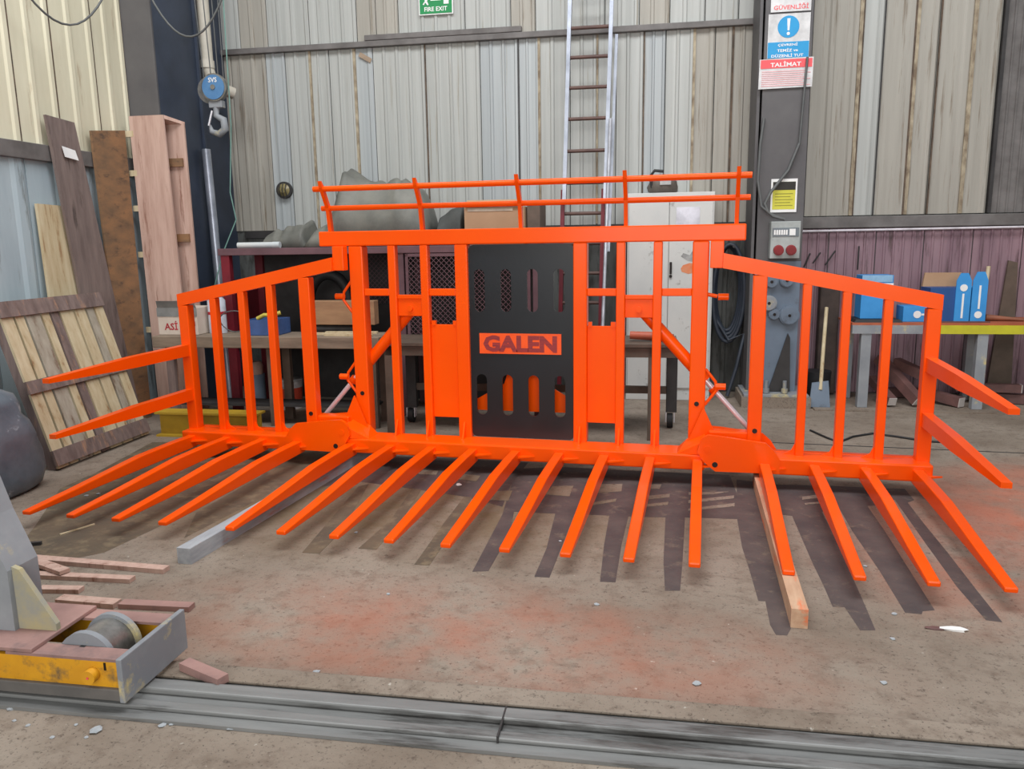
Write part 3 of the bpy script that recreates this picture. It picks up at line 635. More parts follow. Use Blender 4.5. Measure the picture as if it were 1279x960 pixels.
hk.part('safety_latch', MB().tube([(HC.x-0.04, HC.y-0.03, 2.73), (HC.x-0.085, HC.y-0.03, 2.60)], 0.010, 8), CHROME)
for dx in (-0.11, -0.04, 0.03, 0.08):
    hk.part('wire_rope', MB().tube([HC+Vector((dx, 0.0, 0.05)), (HC.x+dx*1.5-0.03, HC.y, 5.0)], 0.005, 6), CABLE)
solo('pendant_cable', MB().tube([(-2.93, 1.95, 5.0), (-2.97, 1.95, 2.6), (-3.03, 1.95, 2.0), (-2.99, 1.95, 1.75), (-3.12, 1.9, 1.45), (-3.22, 1.88, 1.15), (-3.23, 1.87, 0.9)], 0.006, 6), mat('green_cable', (120, 160, 150), rough=0.5), 'thin greenish control cable hanging beside the crane hook', 'cable', (-3.0, 1.95, 0.9))
# --- cables sagging at the top left
def sag(name, p, q, dip, r, m, label, n=14):
    p = Vector(p); q = Vector(q); pts = []
    for i in range(n+1):
        t = i/n; w = p.lerp(q, t); w.z -= dip*4*t*(1-t); pts.append(w)
    return solo(name, MB().tube(pts, r, 6), m, label, 'cable', (p+q)/2)
sag('overhead_cable', lw(18, -30, -3.5), lw(150, -60, -3.3), 0.42, 0.008, CABLE, 'sagging grey cable in front of the cream wall sheets')
sag('overhead_cable', wl(185, -10, 1.5), wl(285, -25, 1.5), 0.40, 0.009, CABLE, 'sagging grey cable in front of the dark blue pillar')
# --- plastic wrapped bundle at the left edge
bw = MB(); rows = 14; seg = 22
prof = [(0.0, 0.30, 0.36), (0.03, 0.34, 0.40), (0.12, 0.345, 0.42), (0.24, 0.33, 0.41), (0.36, 0.32, 0.40), (0.45, 0.30, 0.38), (0.50, 0.27, 0.34), (0.56, 0.27, 0.33), (0.62, 0.24, 0.30), (0.66, 0.16, 0.22), (0.675, 0.02, 0.03)]
for z, ru, rv in prof:
    for k in range(seg):
        a = 2*PI*k/seg; nz = noise.noise(Vector((math.cos(a)*1.6, math.sin(a)*1.6, z*5)))*0.16+1
        e = 0.62
        ca, sa = math.cos(a), math.sin(a)
        bw.v.append(Vector((-3.27+0.88*ru*nz*math.copysign(abs(ca)**e, ca), -1.02+0.9*rv*nz*math.copysign(abs(sa)**e, sa), z)))
for i in range(len(prof)-1):
    for k in range(seg): bw.sm.add(len(bw.f)); bw.f.append((i*seg+k, i*seg+(k+1) % seg, (i+1)*seg+(k+1) % seg, (i+1)*seg+k))
bw.f.append(tuple(range(seg-1, -1, -1)))
solo('wrapped_bundle', bw, WRAP, 'lumpy bundle wrapped in grey plastic sheet at the left edge', 'bundle', (-3.19, -0.98, 0))
# --- yellow beam on the floor behind the left wing
yb = Thing('yellow_beam', 'yellow painted steel beam lying on the floor behind the left wing', 'beam', (-2.75, 0.62, 0))
yb.part('lower_flange', MB().box(-3.08, -2.2, 0.56, 0.72, 0, 0.015), YELDULL); yb.part('web', MB().box(-3.08, -2.2, 0.63, 0.65, 0.015, 0.185), YELDULL); yb.part('upper_flange', MB().box(-3.08, -2.2, 0.56, 0.72, 0.185, 0.20), YELDULL)

# --- timber topped bench
bn = Thing('work_bench', 'long timber-topped work bench behind the left wing', 'workbench', (-2.25, 1.2, 0))
bn.part('bench_top', MB().box(-3.30, -1.30, 0.95, 1.335, 0.672, 0.768, 0.006), BENCHW)
for u in (-3.22, -2.3, -1.42):
    for v in (1.0, 1.28): bn.part('leg', MB().box(u, u+0.07, v, v+0.05, 0, 0.672), OLDWOOD if u < -3 else BROWNST)
bn.part('back_shelf', MB().box(-3.2, -1.4, 1.05, 1.28, 0.16, 0.18), DARKM)
# carton on the bench
cb = Thing('printed_carton', 'open white and grey carton with red lettering on the bench end', 'carton', (-3.10, 1.18, 0.769))
cb.part('body', MB().box(-3.295, -2.93, 1.05, 1.30, 0.769, 1.00, 0.004), CARDW)
cb.part('grey_band', MB().box(-3.297, -2.928, 1.046, 1.049, 0.925, 1.00), mat('grey_card', (138, 140, 138)))
cb.part('flap', MB().hexa([(-3.29, 1.048, 1.0), (-2.93, 1.048, 1.0), (-2.93, 1.052, 1.0), (-3.29, 1.052, 1.0), (-3.28, 1.02, 1.06), (-2.94, 1.02, 1.06), (-2.94, 1.024, 1.06), (-3.28, 1.024, 1.06)]), mat('grey_card', (138, 140, 138)))
cb.part('lettering', text_mb('ASİ', -3.175, 0.850, 0.078, 1.049, 0.001, bold=0.02), mat('print_red', (190, 36, 56)), 'red printed letters')
cb.part('logo_mark', MB().box(-3.0, -2.95, 1.046, 1.049, 0.845, 0.885), mat('print_red', (190, 36, 56)))
tc_ = Thing('white_canister', 'small white canister with red print next to the carton', 'canister', (-2.86, 1.20, 0.769))
tc_.part('body', MB().tube([(-2.84, 1.22, 0.769), (-2.84, 1.22, 1.05), (-2.84, 1.22, 1.10)], [0.075, 0.075, 0.03], 16), mat('white_plastic', (212, 216, 226), rough=0.4))
tc_.part('print_band', MB().tube([(-2.84, 1.22, 0.93), (-2.84, 1.22, 0.955)], 0.0765, 16, False), mat('print_red', (190, 36, 56)))
bt = Thing('tool_tray', 'blue plastic tray with a yellow tool on the bench', 'tray', (-2.34, 1.15, 0.769))
bt.part('tray', MB().box(-2.48, -2.20, 1.02, 1.025, 0.769, 0.90).box(-2.48, -2.20, 1.275, 1.28, 0.769, 0.90).box(-2.48, -2.475, 1.02, 1.28, 0.769, 0.90).box(-2.205, -2.20, 1.02, 1.28, 0.769, 0.90).box(-2.48, -2.20, 1.02, 1.28, 0.769, 0.775), mat('blue_plastic', (74, 104, 160), rough=0.5))
bt.part('yellow_tool', MB().tube([(-2.42, 1.12, 0.90), (-2.36, 1.13, 0.93), (-2.28, 1.12, 0.93), (-2.22, 1.15, 0.95)], 0.018, 8), mat('tool_yellow', (214, 196, 84)))
for i, (u, v, z, l, a) in enumerate([(-1.72, 1.1, 0.769, 0.5, 0.1), (-1.62, 1.2, 0.769, 0.45, -0.05), (-1.58, 1.02, 0.769, 0.42, 0.16)]):
    solo('wood_offcut', MB().hexa([(u-l/2, v-0.02+a*0.1, z), (u+l/2, v-0.02-a*0.1, z), (u+l/2, v+0.02-a*0.1, z), (u-l/2, v+0.02+a*0.1, z), (u-l/2, v-0.02+a*0.1, z+0.018), (u+l/2, v-0.02-a*0.1, z+0.018), (u+l/2, v+0.02-a*0.1, z+0.018), (u-l/2, v+0.02+a*0.1, z+0.018)]), PINE,
         ['pale lath lying in the middle of the bench top', 'pale lath lying at the back of the bench top', 'pale lath lying along the front of the bench top'][i], 'lath', (u, v, z))
solo('wooden_block', MB().box(-2.05, -1.42, 1.22, 1.33, 0.84, 1.04, 0.004), mat('brown_block_wood', (168, 132, 98), (140, 106, 80), rough=0.75, scale=3, stretch=(0.8, 4, 4)), 'long brown wooden block at the back of the bench', 'wood block', (-1.73, 1.28, 0.84))
solo('grinder_body', MB().tube([(-2.0, 1.26, 0.805), (-1.62, 1.28, 0.80)], 0.032, 12).tube([(-1.62, 1.28, 0.80), (-1.48, 1.29, 0.80)], 0.024, 12), DARKM, 'dark hand tool lying under the wooden block', 'hand tool', (-1.8, 1.34, 0.769))
solo('wire_coil', MB().tube([(-2.62+0.13*math.cos(a*0.5), 1.1+0.02*math.sin(a), 0.79+0.09*(1+math.sin(a*0.5))) for a in range(0, 27)], 0.004, 6), CABLE, 'loose coil of thin grey wire on the bench', 'wire', (-2.62, 1.1, 0.77))
# buckets under the bench
bk = Thing('paint_bucket', 'orange-red paint bucket with white rim under the bench', 'bucket', (-2.48, 1.75, 0))
bk.part('bucket', MB().tube([(-2.48, 1.75, 0.03), (-2.48, 1.75, 0.20)], [0.115, 0.125], 20), mat('bucket_red', (190, 70, 46), (170, 60, 42), rough=0.5))
bk.part('base_ring', MB().tube([(-2.48, 1.75, 0.0), (-2.48, 1.75, 0.03)], 0.117, 20), WHITE)
bk.part('rim', MB().tube([(-2.48, 1.75, 0.20), (-2.48, 1.75, 0.27)], [0.126, 0.13], 20), mat('grimy_white', (190, 186, 184), (110, 106, 104), rough=0.6, scale=8))
cn = Thing('paint_can', 'grimy blue-grey can with pinkish lid under the bench', 'can', (-2.86, 1.85, 0))
cn.part('can', MB().tube([(-2.86, 1.85, 0.0), (-2.86, 1.85, 0.30)], 0.085, 18), STEELBLUE)
cn.part('lid', MB().tube([(-2.86, 1.85, 0.30), (-2.86, 1.85, 0.38), (-2.86, 1.85, 0.42)], [0.07, 0.075, 0.06], 18), mat('pink_lid', (196, 160, 144)))

# --- red steel rack behind the bench, tarpaulins and box on top
rk = Thing('steel_rack', 'dark red steel rack with mesh doors standing behind the benches', 'rack', (-1.5, 1.85, 0))
rk.part('rack_top', MB().box(-2.95, -0.05, 1.50, 2.20, 1.425, 1.485, 0.004), MAROONST)
for u in (-2.93, -1.32, -0.12):
    for v in (1.51, 2.13):
        rk.part('leg', MB().box(u, u+0.08, v, v+0.06, 0, 1.425), REDST if u < -2 else MAROONST)
rk.part('lower_shelf', MB().box(-2.93, -0.05, 1.53, 2.18, 0.62, 0.65), DARKM)
rk.part('back_sheet', MB().box(-2.93, -0.05, 2.17, 2.18, 0.02, 1.425), DARKM)
rk.part('side_sheet', MB().box(-2.925, -2.915, 1.57, 2.13, 0.65, 1.2), REDST)
def mesh_panel(u0, u1, z0, z1, v, pitch=0.045):
    mb = MB(); w = u1-u0; h = z1-z0
    for sgn in (1, -1):
        k = -h
        while k < w:
            a0, b0 = (k, 0.0); a1, b1 = (k+h, h)
            if a0 < 0: b0 -= a0; a0 = 0
            if a1 > w: b1 -= (a1-w); a1 = w
            if a1 > a0:
                p = (u0+a0, v, z0+b0) if sgn > 0 else (u1-a0, v, z0+b0)
                q = (u0+a1, v, z0+b1) if sgn > 0 else (u1-a1, v, z0+b1)
                mb.bar(p, q, 0.006, 0.004)
            k += pitch
    return mb
for u0, u1 in ((-1.22, -0.72), (-0.70, -0.14)):
    fr = rk.part('mesh_door_frame', MB().box(u0, u1, 1.495, 1.51, 0.70, 0.725).box(u0, u1, 1.495, 1.51, 1.395, 1.42).box(u0, u0+0.025, 1.495, 1.51, 0.70, 1.42).box(u1-0.025, u1, 1.495, 1.51, 0.70, 1.42), MAROONST)
    ms = rk.sub(fr, 'mesh', mesh_panel(u0+0.02, u1-0.02, 0.72, 1.40, 1.502), MAROONST); ms['kind'] = 'stuff'
fr = rk.part('mesh_side', mesh_panel(-1.95, -1.34, 0.95, 1.40, 2.10), MAROONST); fr['kind'] = 'stuff'
rk.part('shelf_tyre', MB().tube([(-2.05+0.19*math.cos(t/10*PI), 1.80, 1.0+0.24*math.sin(t/10*PI)) for t in range(11)], 0.05, 10), RUBBER, 'dark hose bend inside the rack')
def blob_mesh(c, rx, ry, rz, seed, n=18, rows=9, rough=0.3, flat=True):
    mb = MB()
    for i in range(rows+1):
        ph = PI*i/rows
        for k in range(n):
            a = 2*PI*k/n; d = Vector((math.sin(ph)*math.cos(a), math.sin(ph)*math.sin(a), math.cos(ph)))
            f = 1+rough*noise.noise(d*1.7+Vector((seed, seed*2.3, 0)))+0.5*rough*noise.noise(d*4+Vector((seed, 0, 3)))
            z = d.z*rz*f
            if flat: z = max(z, -rz*0.55)
            mb.v.append(Vector((c[0]+d.x*rx*f, c[1]+d.y*ry*f, c[2]+z)))
    for i in range(rows):
        for k in range(n):
            mb.sm.add(len(mb.f)); mb.f.append((i*n+k, i*n+(k+1) % n, (i+1)*n+(k+1) % n, (i+1)*n+k))
    return mb
def heap(name, u0, u1, v0, v1, prof, seed, label, m=TARP, amp=0.05, fold=7.0):
    """a slumped sheet: closed height field with folds; prof = [(t, height)] along u"""
    nu, nv = 46, 16; mb = MB()
    def h_at(t):
        for (a, ha), (b, hb) in zip(prof[:-1], prof[1:]):
            if a <= t <= b: return ha+(hb-ha)*(t-a)/(b-a)
        return 0.0
    for j in range(nv+1):
        for i in range(nu+1):
            t, q = i/nu, j/nv
            edge = min(1.0, 3.2*min(q, 1-q)+0.05) ** 0.55 if 0 < j < nv else 0.0
            u = u0+(u1-u0)*t; v = v0+(v1-v0)*q
            w = noise.noise(Vector((u*3+seed, v*3, seed)))*1.2 + noise.noise(Vector((u*fold+seed, v*4+u*3, 0)))*0.9
            ridge = abs(noise.noise(Vector((u*4.5+v*5+seed*2, v*2, 4))))
            z = max(0.0, h_at(t)*edge + (amp*w + amp*0.9*(0.3-ridge))*min(1, h_at(t)*6)*edge)
            if i in (0, nu): z = 0
            vv = v + 0.03*noise.noise(Vector((u*5, seed, 1)))*(1 if 0 < j < nv else 1)
            mb.v.append(Vector((u, vv, 1.4875+z)))
    for j in range(nv):
        for i in range(nu):
            mb.sm.add(len(mb.f)); mb.f.append((j*(nu+1)+i, j*(nu+1)+i+1, (j+1)*(nu+1)+i+1, (j+1)*(nu+1)+i))
    n = len(mb.v)
    ring = [i for i in range(nu+1)] + [j*(nu+1)+nu for j in range(1, nv+1)] + [nv*(nu+1)+i for i in range(nu-1, -1, -1)] + [j*(nu+1) for j in range(nv-1, 0, -1)]
    mb.f.append(tuple(ring[::-1]))
    return solo(name, mb, m, label, 'tarpaulin', ((u0+u1)/2, (v0+v1)/2, 1.4875))
DTARP = mat('dark_tarpaulin', (72, 74, 72), (50, 52, 50), rough=0.7, scale=3, bump=0.15, bscale=12)
heap('folded_tarpaulin', -2.16, -1.03, 1.56, 2.14, [(0, 0.0), (0.03, 0.12), (0.16, 0.20), (0.25, 0.50), (0.29, 0.68), (0.45, 0.58), (0.60, 0.52), (0.74, 0.60), (0.90, 0.48), (0.97, 0.30), (1.0, 0.0)], 1.3, 'big slumped grey tarpaulin heap on the rack behind the head rail')
heap('folded_tarpaulin', -2.62, -2.18, 1.62, 2.10, [(0, 0.0), (0.06, 0.10), (0.3, 0.16), (0.6, 0.19), (0.9, 0.22), (1.0, 0.0)], 4.1, 'low crumpled grey tarpaulin roll at the left end of the rack top', TARP, 0.035, 14.0)
heap('folded_tarpaulin', -1.00, -0.745, 1.62, 2.10, [(0, 0.0), (0.08, 0.22), (0.5, 0.30), (0.92, 0.33), (1.0, 0.0)], 7.7, 'dark tarpaulin bundle on the rack beside the cardboard box', DTARP, 0.03)
solo('spray_tube', MB().tube([(-2.78, 1.56, 1.512), (-2.45, 1.56, 1.512)], 0.026, 12).tube([(-2.45, 1.56, 1.512), (-2.38, 1.56, 1.512)], 0.028, 12), mat('pale_tube', (206, 208, 206), (186, 196, 200), rough=0.4), 'white tube with blue end lying on the rack corner', 'tube', (-2.6, 1.56, 1.486))
bx_ = Thing('cardboard_box', 'brown cardboard box standing on the rack behind the head rail', 'box', (-0.42, 1.85, 1.486))
bx_.part('body', MB().box(-0.72, -0.20, 1.62, 2.05, 1.487, 1.80, 0.003), CARD)
bx_.part('flap', MB().hexa([(-0.71, 1.60, 1.80), (-0.21, 1.60, 1.80), (-0.21, 1.606, 1.80), (-0.71, 1.606, 1.80), (-0.70, 1.66, 1.86), (-0.25, 1.66, 1.86), (-0.25, 1.666, 1.86), (-0.70, 1.666, 1.86)]), CARD)
bx_.part('tape', MB().box(-0.69, -0.30, 1.616, 1.619, 1.765, 1.79), mat('clear_tape', (206, 190, 170)))
solo('brown_board', MB().box(-0.19, -0.08, 1.70, 2.10, 1.487, 1.82), BROWNST, 'brown board standing next to the cardboard box', 'board', (-0.13, 1.9, 1.487))

# --- rolling table behind the centre
rt = Thing('rolling_table', 'brown steel rolling table behind the centre panel', 'table', (-0.08, 1.08, 0))
rt.part('table_top', MB().box(-1.24, 1.06, 0.82, 1.36, 0.715, 0.745, 0.004), BROWNST)
rt.part('apron', MB().box(-1.22, 1.04, 0.84, 0.86, 0.64, 0.715), BROWNST)
for u, v, c in ((-1.22, 0.84, 0), (-1.18, 1.26, 1), (0.84, 0.84, 0), (0.99, 1.27, 1)):
    lg = rt.part('leg', MB().box(u, u+0.085, v, v+0.06, 0.13 if c else 0.0, 0.715, 0.003), BROWNST if not c else DARKM)
    if c:
        rt.sub(lg, 'castor', MB().tube([(u+0.01, v+0.02, 0.062), (u+0.055, v+0.02, 0.062)], 0.06, 18), RUBBER, 'black castor wheel')
        rt.sub(lg, 'castor_fork', MB().box(u-0.005, u+0.005, v-0.01, v+0.05, 0.05, 0.13), CHROME); rt.sub(lg, 'castor_fork', MB().box(u+0.062, u+0.07, v-0.01, v+0.05, 0.05, 0.13), CHROME)
rt.part('stretcher', MB().box(-1.18, 1.0, 1.28, 1.31, 0.28, 0.34), BROWNST)
solo('white_cup', MB().tube([(-0.86, 1.0, 0.746), (-0.86, 1.0, 0.84)], [0.035, 0.042], 14), mat('white_plastic', (212, 216, 226)), 'small white cup on the rolling table', 'cup', (-0.86, 1.0, 0.746))
solo('angle_grinder', MB().tube([(0.70, 1.0, 0.79), (0.98, 0.98, 0.78)], [0.03, 0.036], 12).tube([(0.98, 0.98, 0.80), (0.98, 0.98, 0.76)], 0.05, 14), mat('tool_red_orange', (186, 92, 64), rough=0.5), 'small reddish power tool lying on the right end of the rolling table', 'power tool', (0.84, 1.0, 0.746))

# ================================================================== BACK WALL THINGS
# conduit rails
solo('wall_rail', MB().box(-3.75, 1.78, V_W-0.075, V_W-0.018, 3.42, 3.475, 0.006), SILLM, 'long grey horizontal steel rail high on the back wall', 'rail', (-1.0, V_W-0.05, 3.42))
solo('wall_rail', MB().box(-1.96, -0.39, V_W-0.075, V_W-0.018, 3.478, 3.53, 0.006), SILLM, 'shorter grey rail lying on top of the long wall rail', 'rail', (-1.2, V_W-0.05, 3.478))
# fire exit sign
es = Thing('exit_sign', 'green FIRE EXIT sign with white running figure high on the back wall', 'sign', (-1.23, V_W-0.03, 3.68))
es.part('plate', MB().box(-1.40, -1.06, V_W-0.045, V_W-0.03, 3.685, 3.93), WHITE)
es.part('green_face', MB().box(-1.39, -1.07, V_W-0.049, V_W-0.0455, 3.695, 3.92), SIGNGREEN)
es.part('lettering', text_mb('FIRE EXIT', -1.23, 3.735, 0.04, V_W-0.0495, 0.001, bold=0.02), WHITE, 'white words FIRE EXIT')
es.part('door_mark', MB().box(-1.15, -1.10, V_W-0.052, V_W-0.0495, 3.775, 3.88), WHITE)
es.part('arrow', MB().box(-1.28, -1.18, V_W-0.052, V_W-0.0495, 3.81, 3.83), WHITE)
es.part('running_figure', MB().prism([(-1.36, 3.78), (-1.345, 3.775), (-1.335, 3.80), (-1.32, 3.78), (-1.31, 3.77), (-1.30, 3.775), (-1.315, 3.81), (-1.30, 3.83), (-1.305, 3.86), (-1.33, 3.87), (-1.345, 3.84), (-1.335, 3.81)], PXZ, V_W-0.052, V_W-0.0495), WHITE)
# bulkhead wall lamp
bl = Thing('bulkhead_lamp', 'round grimy caged bulkhead lamp on the back wall', 'wall lamp', (-2.91, V_W-0.05, 2.07))
bl.part('lamp_body', MB().tube([(-2.91, V_W-0.03, 2.07), (-2.91, V_W-0.07, 2.07)], 0.085, 20), DARKM)
bl.part('lens', MB().tube([(-2.91, V_W-0.07, 2.07), (-2.91, V_W-0.10, 2.07)], [0.065, 0.03], 16), mat('amber_glass', (150, 138, 96), rough=0.3))
for dx in (-0.035, 0.0, 0.035): bl.part('cage_wire', MB().tube([(-2.91+dx, V_W-0.075, 1.995), (-2.91+dx, V_W-0.112, 2.07), (-2.91+dx, V_W-0.075, 2.145)], 0.005, 6), DARKM)
# extension ladder
ld = Thing('ladder', 'tall aluminium extension ladder leaning on the back wall', 'ladder', (0.24, 2.45, 0))
def lv(z): return 2.36+0.30*z/3.7
for s_, (ub_, ut_) in enumerate(((0.0, 0.095), (0.385, 0.475))):
    ld.part('rail', MB().bar((ub_+(ut_-ub_)*0.48, lv(1.85), 1.85), (ut_+0.03, lv(5.0), 5.0), 0.034, 0.07, (0, 1, 0)), ALU)
    ld.part('lower_rail', MB().bar((ub_-0.005, lv(0.0)+0.08, 0.0), (ub_+(ut_-ub_)*0.5-0.02, lv(1.98)+0.07, 1.98), 0.036, 0.07, (0, 1, 0)), REDST, 'red painted lower ladder rail')
for z in (4.55, 4.27, 3.99, 3.71, 3.43, 3.17, 2.90, 2.62, 2.33, 2.04, 1.76, 1.48, 1.20, 0.92, 0.64, 0.36):
    ul = 0.0+0.095*z/3.7; ur = 0.385+0.09*z/3.7
    ld.part('rung', MB().tube([(ul, lv(z)+(0.07 if z < 1.9 else 0), z), (ur, lv(z)+(0.07 if z < 1.9 else 0), z)], 0.017, 10), RUNG)
ld.part('guide_rail', MB().bar((0.46, 2.60, 1.4), (0.515, 2.76, 3.38), 0.026, 0.05, (0, 1, 0)), ALU)
solo('aluminium_pole', MB().tube([(0.405, 2.20, 0.02), (0.475, 2.50, 2.6)], 0.016, 10), mat('bright_pole', (214, 218, 228), rough=0.3, metal=0.4), 'thin bright pole leaning beside the ladder', 'pole', (0.405, 2.20, 0))
# white steel cabinet
cbt = Thing('steel_cabinet', 'tall white two-door steel cabinet with paint smears and a paper sheet', 'cabinet', (1.03, 2.62, 0))
cbt.part('body', MB().box(0.64, 1.42, 2.42, 2.84, 0.0, 1.925, 0.004), CABW)
for u0, u1 in ((0.655, 1.015), (1.022, 1.405)):
    dr = cbt.part('door', MB().box(u0, u1, 2.402, 2.42, 0.12, 1.86, 0.003), CABW)
    if u0 > 1:
        cbt.sub(dr, 'lock_handle', MB().box(1.03, 1.05, 2.385, 2.402, 1.19, 1.30).tube([(1.04, 2.388, 1.17), (1.04, 2.402, 1.17)], 0.014, 10), BOLTM, 'dark lock handle')
        cbt.sub(dr, 'orange_smear', MB().prism([(1.14, 1.21), (1.20, 1.19), (1.26, 1.20), (1.29, 1.24), (1.27, 1.28), (1.21, 1.29), (1.15, 1.27), (1.13, 1.24)], PXZ, 2.4005, 2.402), mat('orange_smear', (222, 120, 74), (214, 150, 112), rough=0.7, scale=14), 'orange paint smear')
        cbt.sub(dr, 'black_smear', MB().prism([(1.19, 1.31), (1.28, 1.29), (1.33, 1.31), (1.33, 1.39), (1.29, 1.36), (1.24, 1.41), (1.21, 1.36), (1.15, 1.38), (1.13, 1.35)], PXZ, 2.4005, 2.402), mat('black_smear', (110, 110, 110), (170, 170, 168), rough=0.7, scale=14), 'grey soot smear')
cbt.part('paper_sheet', MB().box(1.08, 1.29, 2.398, 2.4015, 1.60, 1.79), mat('paper', (230, 230, 240), rough=0.7))
hm = Thing('helmet_mask', 'grey-brown welding mask lying on the white cabinet', 'welding mask', (0.93, 2.62, 1.926))
mk_ = blob_mesh((0.96, 2.62, 2.03), 0.14, 0.12, 0.11, 2.2, 16, 8, 0.12)
lo = min(v.z for v in mk_.v)
for v in mk_.v: v.z += 1.9265-lo
hm.part('shell', mk_, mat('mask_brown', (112, 104, 96), (88, 80, 74), rough=0.55))
hm.part('head_band', MB().tube([(0.86, 2.55, 1.98), (0.84, 2.53, 2.08), (0.88, 2.52, 2.13), (0.96, 2.50, 2.12)], 0.014, 8), DARKM)
hm.part('window', MB().box(0.93, 1.03, 2.492, 2.50, 2.0, 2.05), mat('pale_window', (196, 196, 194)))
# hose coil on the wall left of the pillar
hs = Thing('hose_coil', 'coil of dark blue-grey hose hanging on the wall beside the signed pillar', 'hose', (1.63, 2.72, 0.6))
for i in range(4):
    ru, rz = 0.115+0.010*i, 0.40+0.02*i
    hs.part('hose_loop', MB().tube([(1.59+ru*math.cos(a*PI/14), 2.74-0.035*i, 1.03-0.012*i+rz*math.sin(a*PI/14)) for a in range(29)], 0.020, 8, False), mat('hose_blue', (58, 66, 78), (44, 50, 60), rough=0.5))
hs.part('hose_tail', MB().tube([(1.48, 2.66, 0.75), (1.60, 2.62, 0.55), (1.74, 2.60, 0.62), (1.68, 2.58, 0.3), (1.60, 2.56, 0.02)], 0.018, 8), mat('hose_blue', (58, 66, 78)))
hs.part('hanger', MB().tube([(1.62, 2.88, 1.43), (1.62, 2.60, 1.43)], 0.012, 8), DARKM)
# discs hung on the pillar
for i, (u, z, r, lb) in enumerate([(2.085, 0.82, 0.088, 'large grey pulley wheel hung on the blue-grey pillar'), (1.955, 0.83, 0.05, 'small grey pulley wheel left of the large one'), (1.905, 0.93, 0.07, 'pale grinding disc hung above the small pulley wheel'), (2.05, 1.13, 0.06, 'grey disc hung high right on the blue-grey pillar'), (1.92, 1.12, 0.055, 'grey disc hung high left on the blue-grey pillar')]):
    t = Thing('pulley_wheel', lb, 'pulley', (u, 2.29, z))
    t.part('rim', MB().tube([(u, 2.296, z), (u, 2.262, z)], r, 24).tube([(u, 2.262, z), (u, 2.250, z)], r*0.86, 24), GREYST if i == 2 else STEELBLUE)
    t.part('bore', MB().tube([(u, 2.252, z), (u, 2.2485, z)], 0.014, 12), BOLTM, 'dark centre hole')
# signs on the pillar
VS = 2.296
sg = Thing('safety_sign', 'white and blue safety sign with exclamation mark on the grey pillar', 'sign', (1.97, VS, 3.0))
sg.part('plate', MB().box(1.805, 2.145, VS-0.006, VS, 3.005, 3.36), mat('sign_white', (222, 222, 222)))
sg.part('disc', MB().tube([(1.97, VS-0.0065, 3.255), (1.97, VS-0.0085, 3.255)], 0.088, 30), SIGNBLUE)
sg.part('exclamation_mark', MB().prism([(1.957, 3.32), (1.983, 3.32), (1.977, 3.225), (1.963, 3.225)], PXZ, VS-0.0115, VS-0.0088).tube([(1.97, VS-0.0088, 3.20), (1.97, VS-0.0115, 3.20)], 0.013, 14), WHITE)
sg.part('blue_band', MB().box(1.808, 2.142, VS-0.0085, VS-0.0062, 3.008, 3.135), SIGNBLUE)
for tx_, z, w in (('ÇEVRENİ', 3.112, 0.16), ('TEMİZ ve', 3.070, 0.17), ('DÜZENLİ TUT', 3.028, 0.26)):
    sg.part('lettering', text_mb(tx_, 1.97, z, 0.030, VS-0.0088, 0.001, width=w, bold=0.02), WHITE, 'white words ' + tx_)
s2 = Thing('safety_sign', 'white sign with red lettering at the very top of the grey pillar', 'sign', (1.97, VS, 3.38))
s2.part('plate', MB().box(1.82, 2.145, VS-0.006, VS, 3.375, 3.60), mat('sign_white', (222, 222, 222)))
s2.part('lettering', text_mb('GÜVENLİĞİ', 1.985, 3.415, 0.045, VS-0.0065, 0.001, width=0.28, bold=0.015), SIGNRED, 'red word GÜVENLİĞİ')
s3 = Thing('instruction_sheet', 'red and pale pink TALİMAT instruction sheet on the grey pillar', 'notice', (1.96, VS, 2.76))
s3.part('sheet', MB().hexa([(1.742, VS-0.014, 2.76), (2.182, VS-0.014, 2.765), (2.182, VS-0.008, 2.765), (1.742, VS-0.008, 2.76), (1.745, VS-0.014, 3.0), (2.185, VS-0.014, 3.005), (2.185, VS-0.008, 3.005), (1.745, VS-0.008, 3.0)]), mat('sign_white', (222, 222, 222)))
s3.part('red_header', MB().box(1.755, 2.175, VS-0.0165, VS-0.0145, 2.925, 2.995), SIGNRED)
s3.part('lettering', text_mb('TALİMAT', 1.96, 2.958, 0.045, VS-0.017, 0.001, width=0.25, bold=0.02), WHITE, 'white word TALİMAT')
for i in range(8): s3.part('text_line', MB().box(1.765, 2.165-0.03*(i % 3), VS-0.0165, VS-0.0145, 2.780+0.0165*i, 2.787+0.0165*i), SIGNPINK)
s4 = Thing('warning_notice', 'yellow warning notice with black header on the grey pillar', 'notice', (1.995, VS, 1.72))
s4.part('sheet', MB().box(1.885, 2.105, VS-0.005, VS, 1.725, 2.01), WHITE)
s4.part('yellow_field', MB().box(1.90, 2.09, VS-0.0065, VS-0.0052, 1.75, 1.985), YELLOWP)
s4.part('black_header', MB().box(1.90, 2.09, VS-0.008, VS-0.0067, 1.915, 1.985), mat('header_black', (40, 36, 30)))
for i in range(5): s4.part('text_line', MB().box(1.92, 2.07-0.02*(i % 2), VS-0.0075, VS-0.0066, 1.78+0.025*i, 1.786+0.025*i), mat('notice_text', (150, 146, 50)))
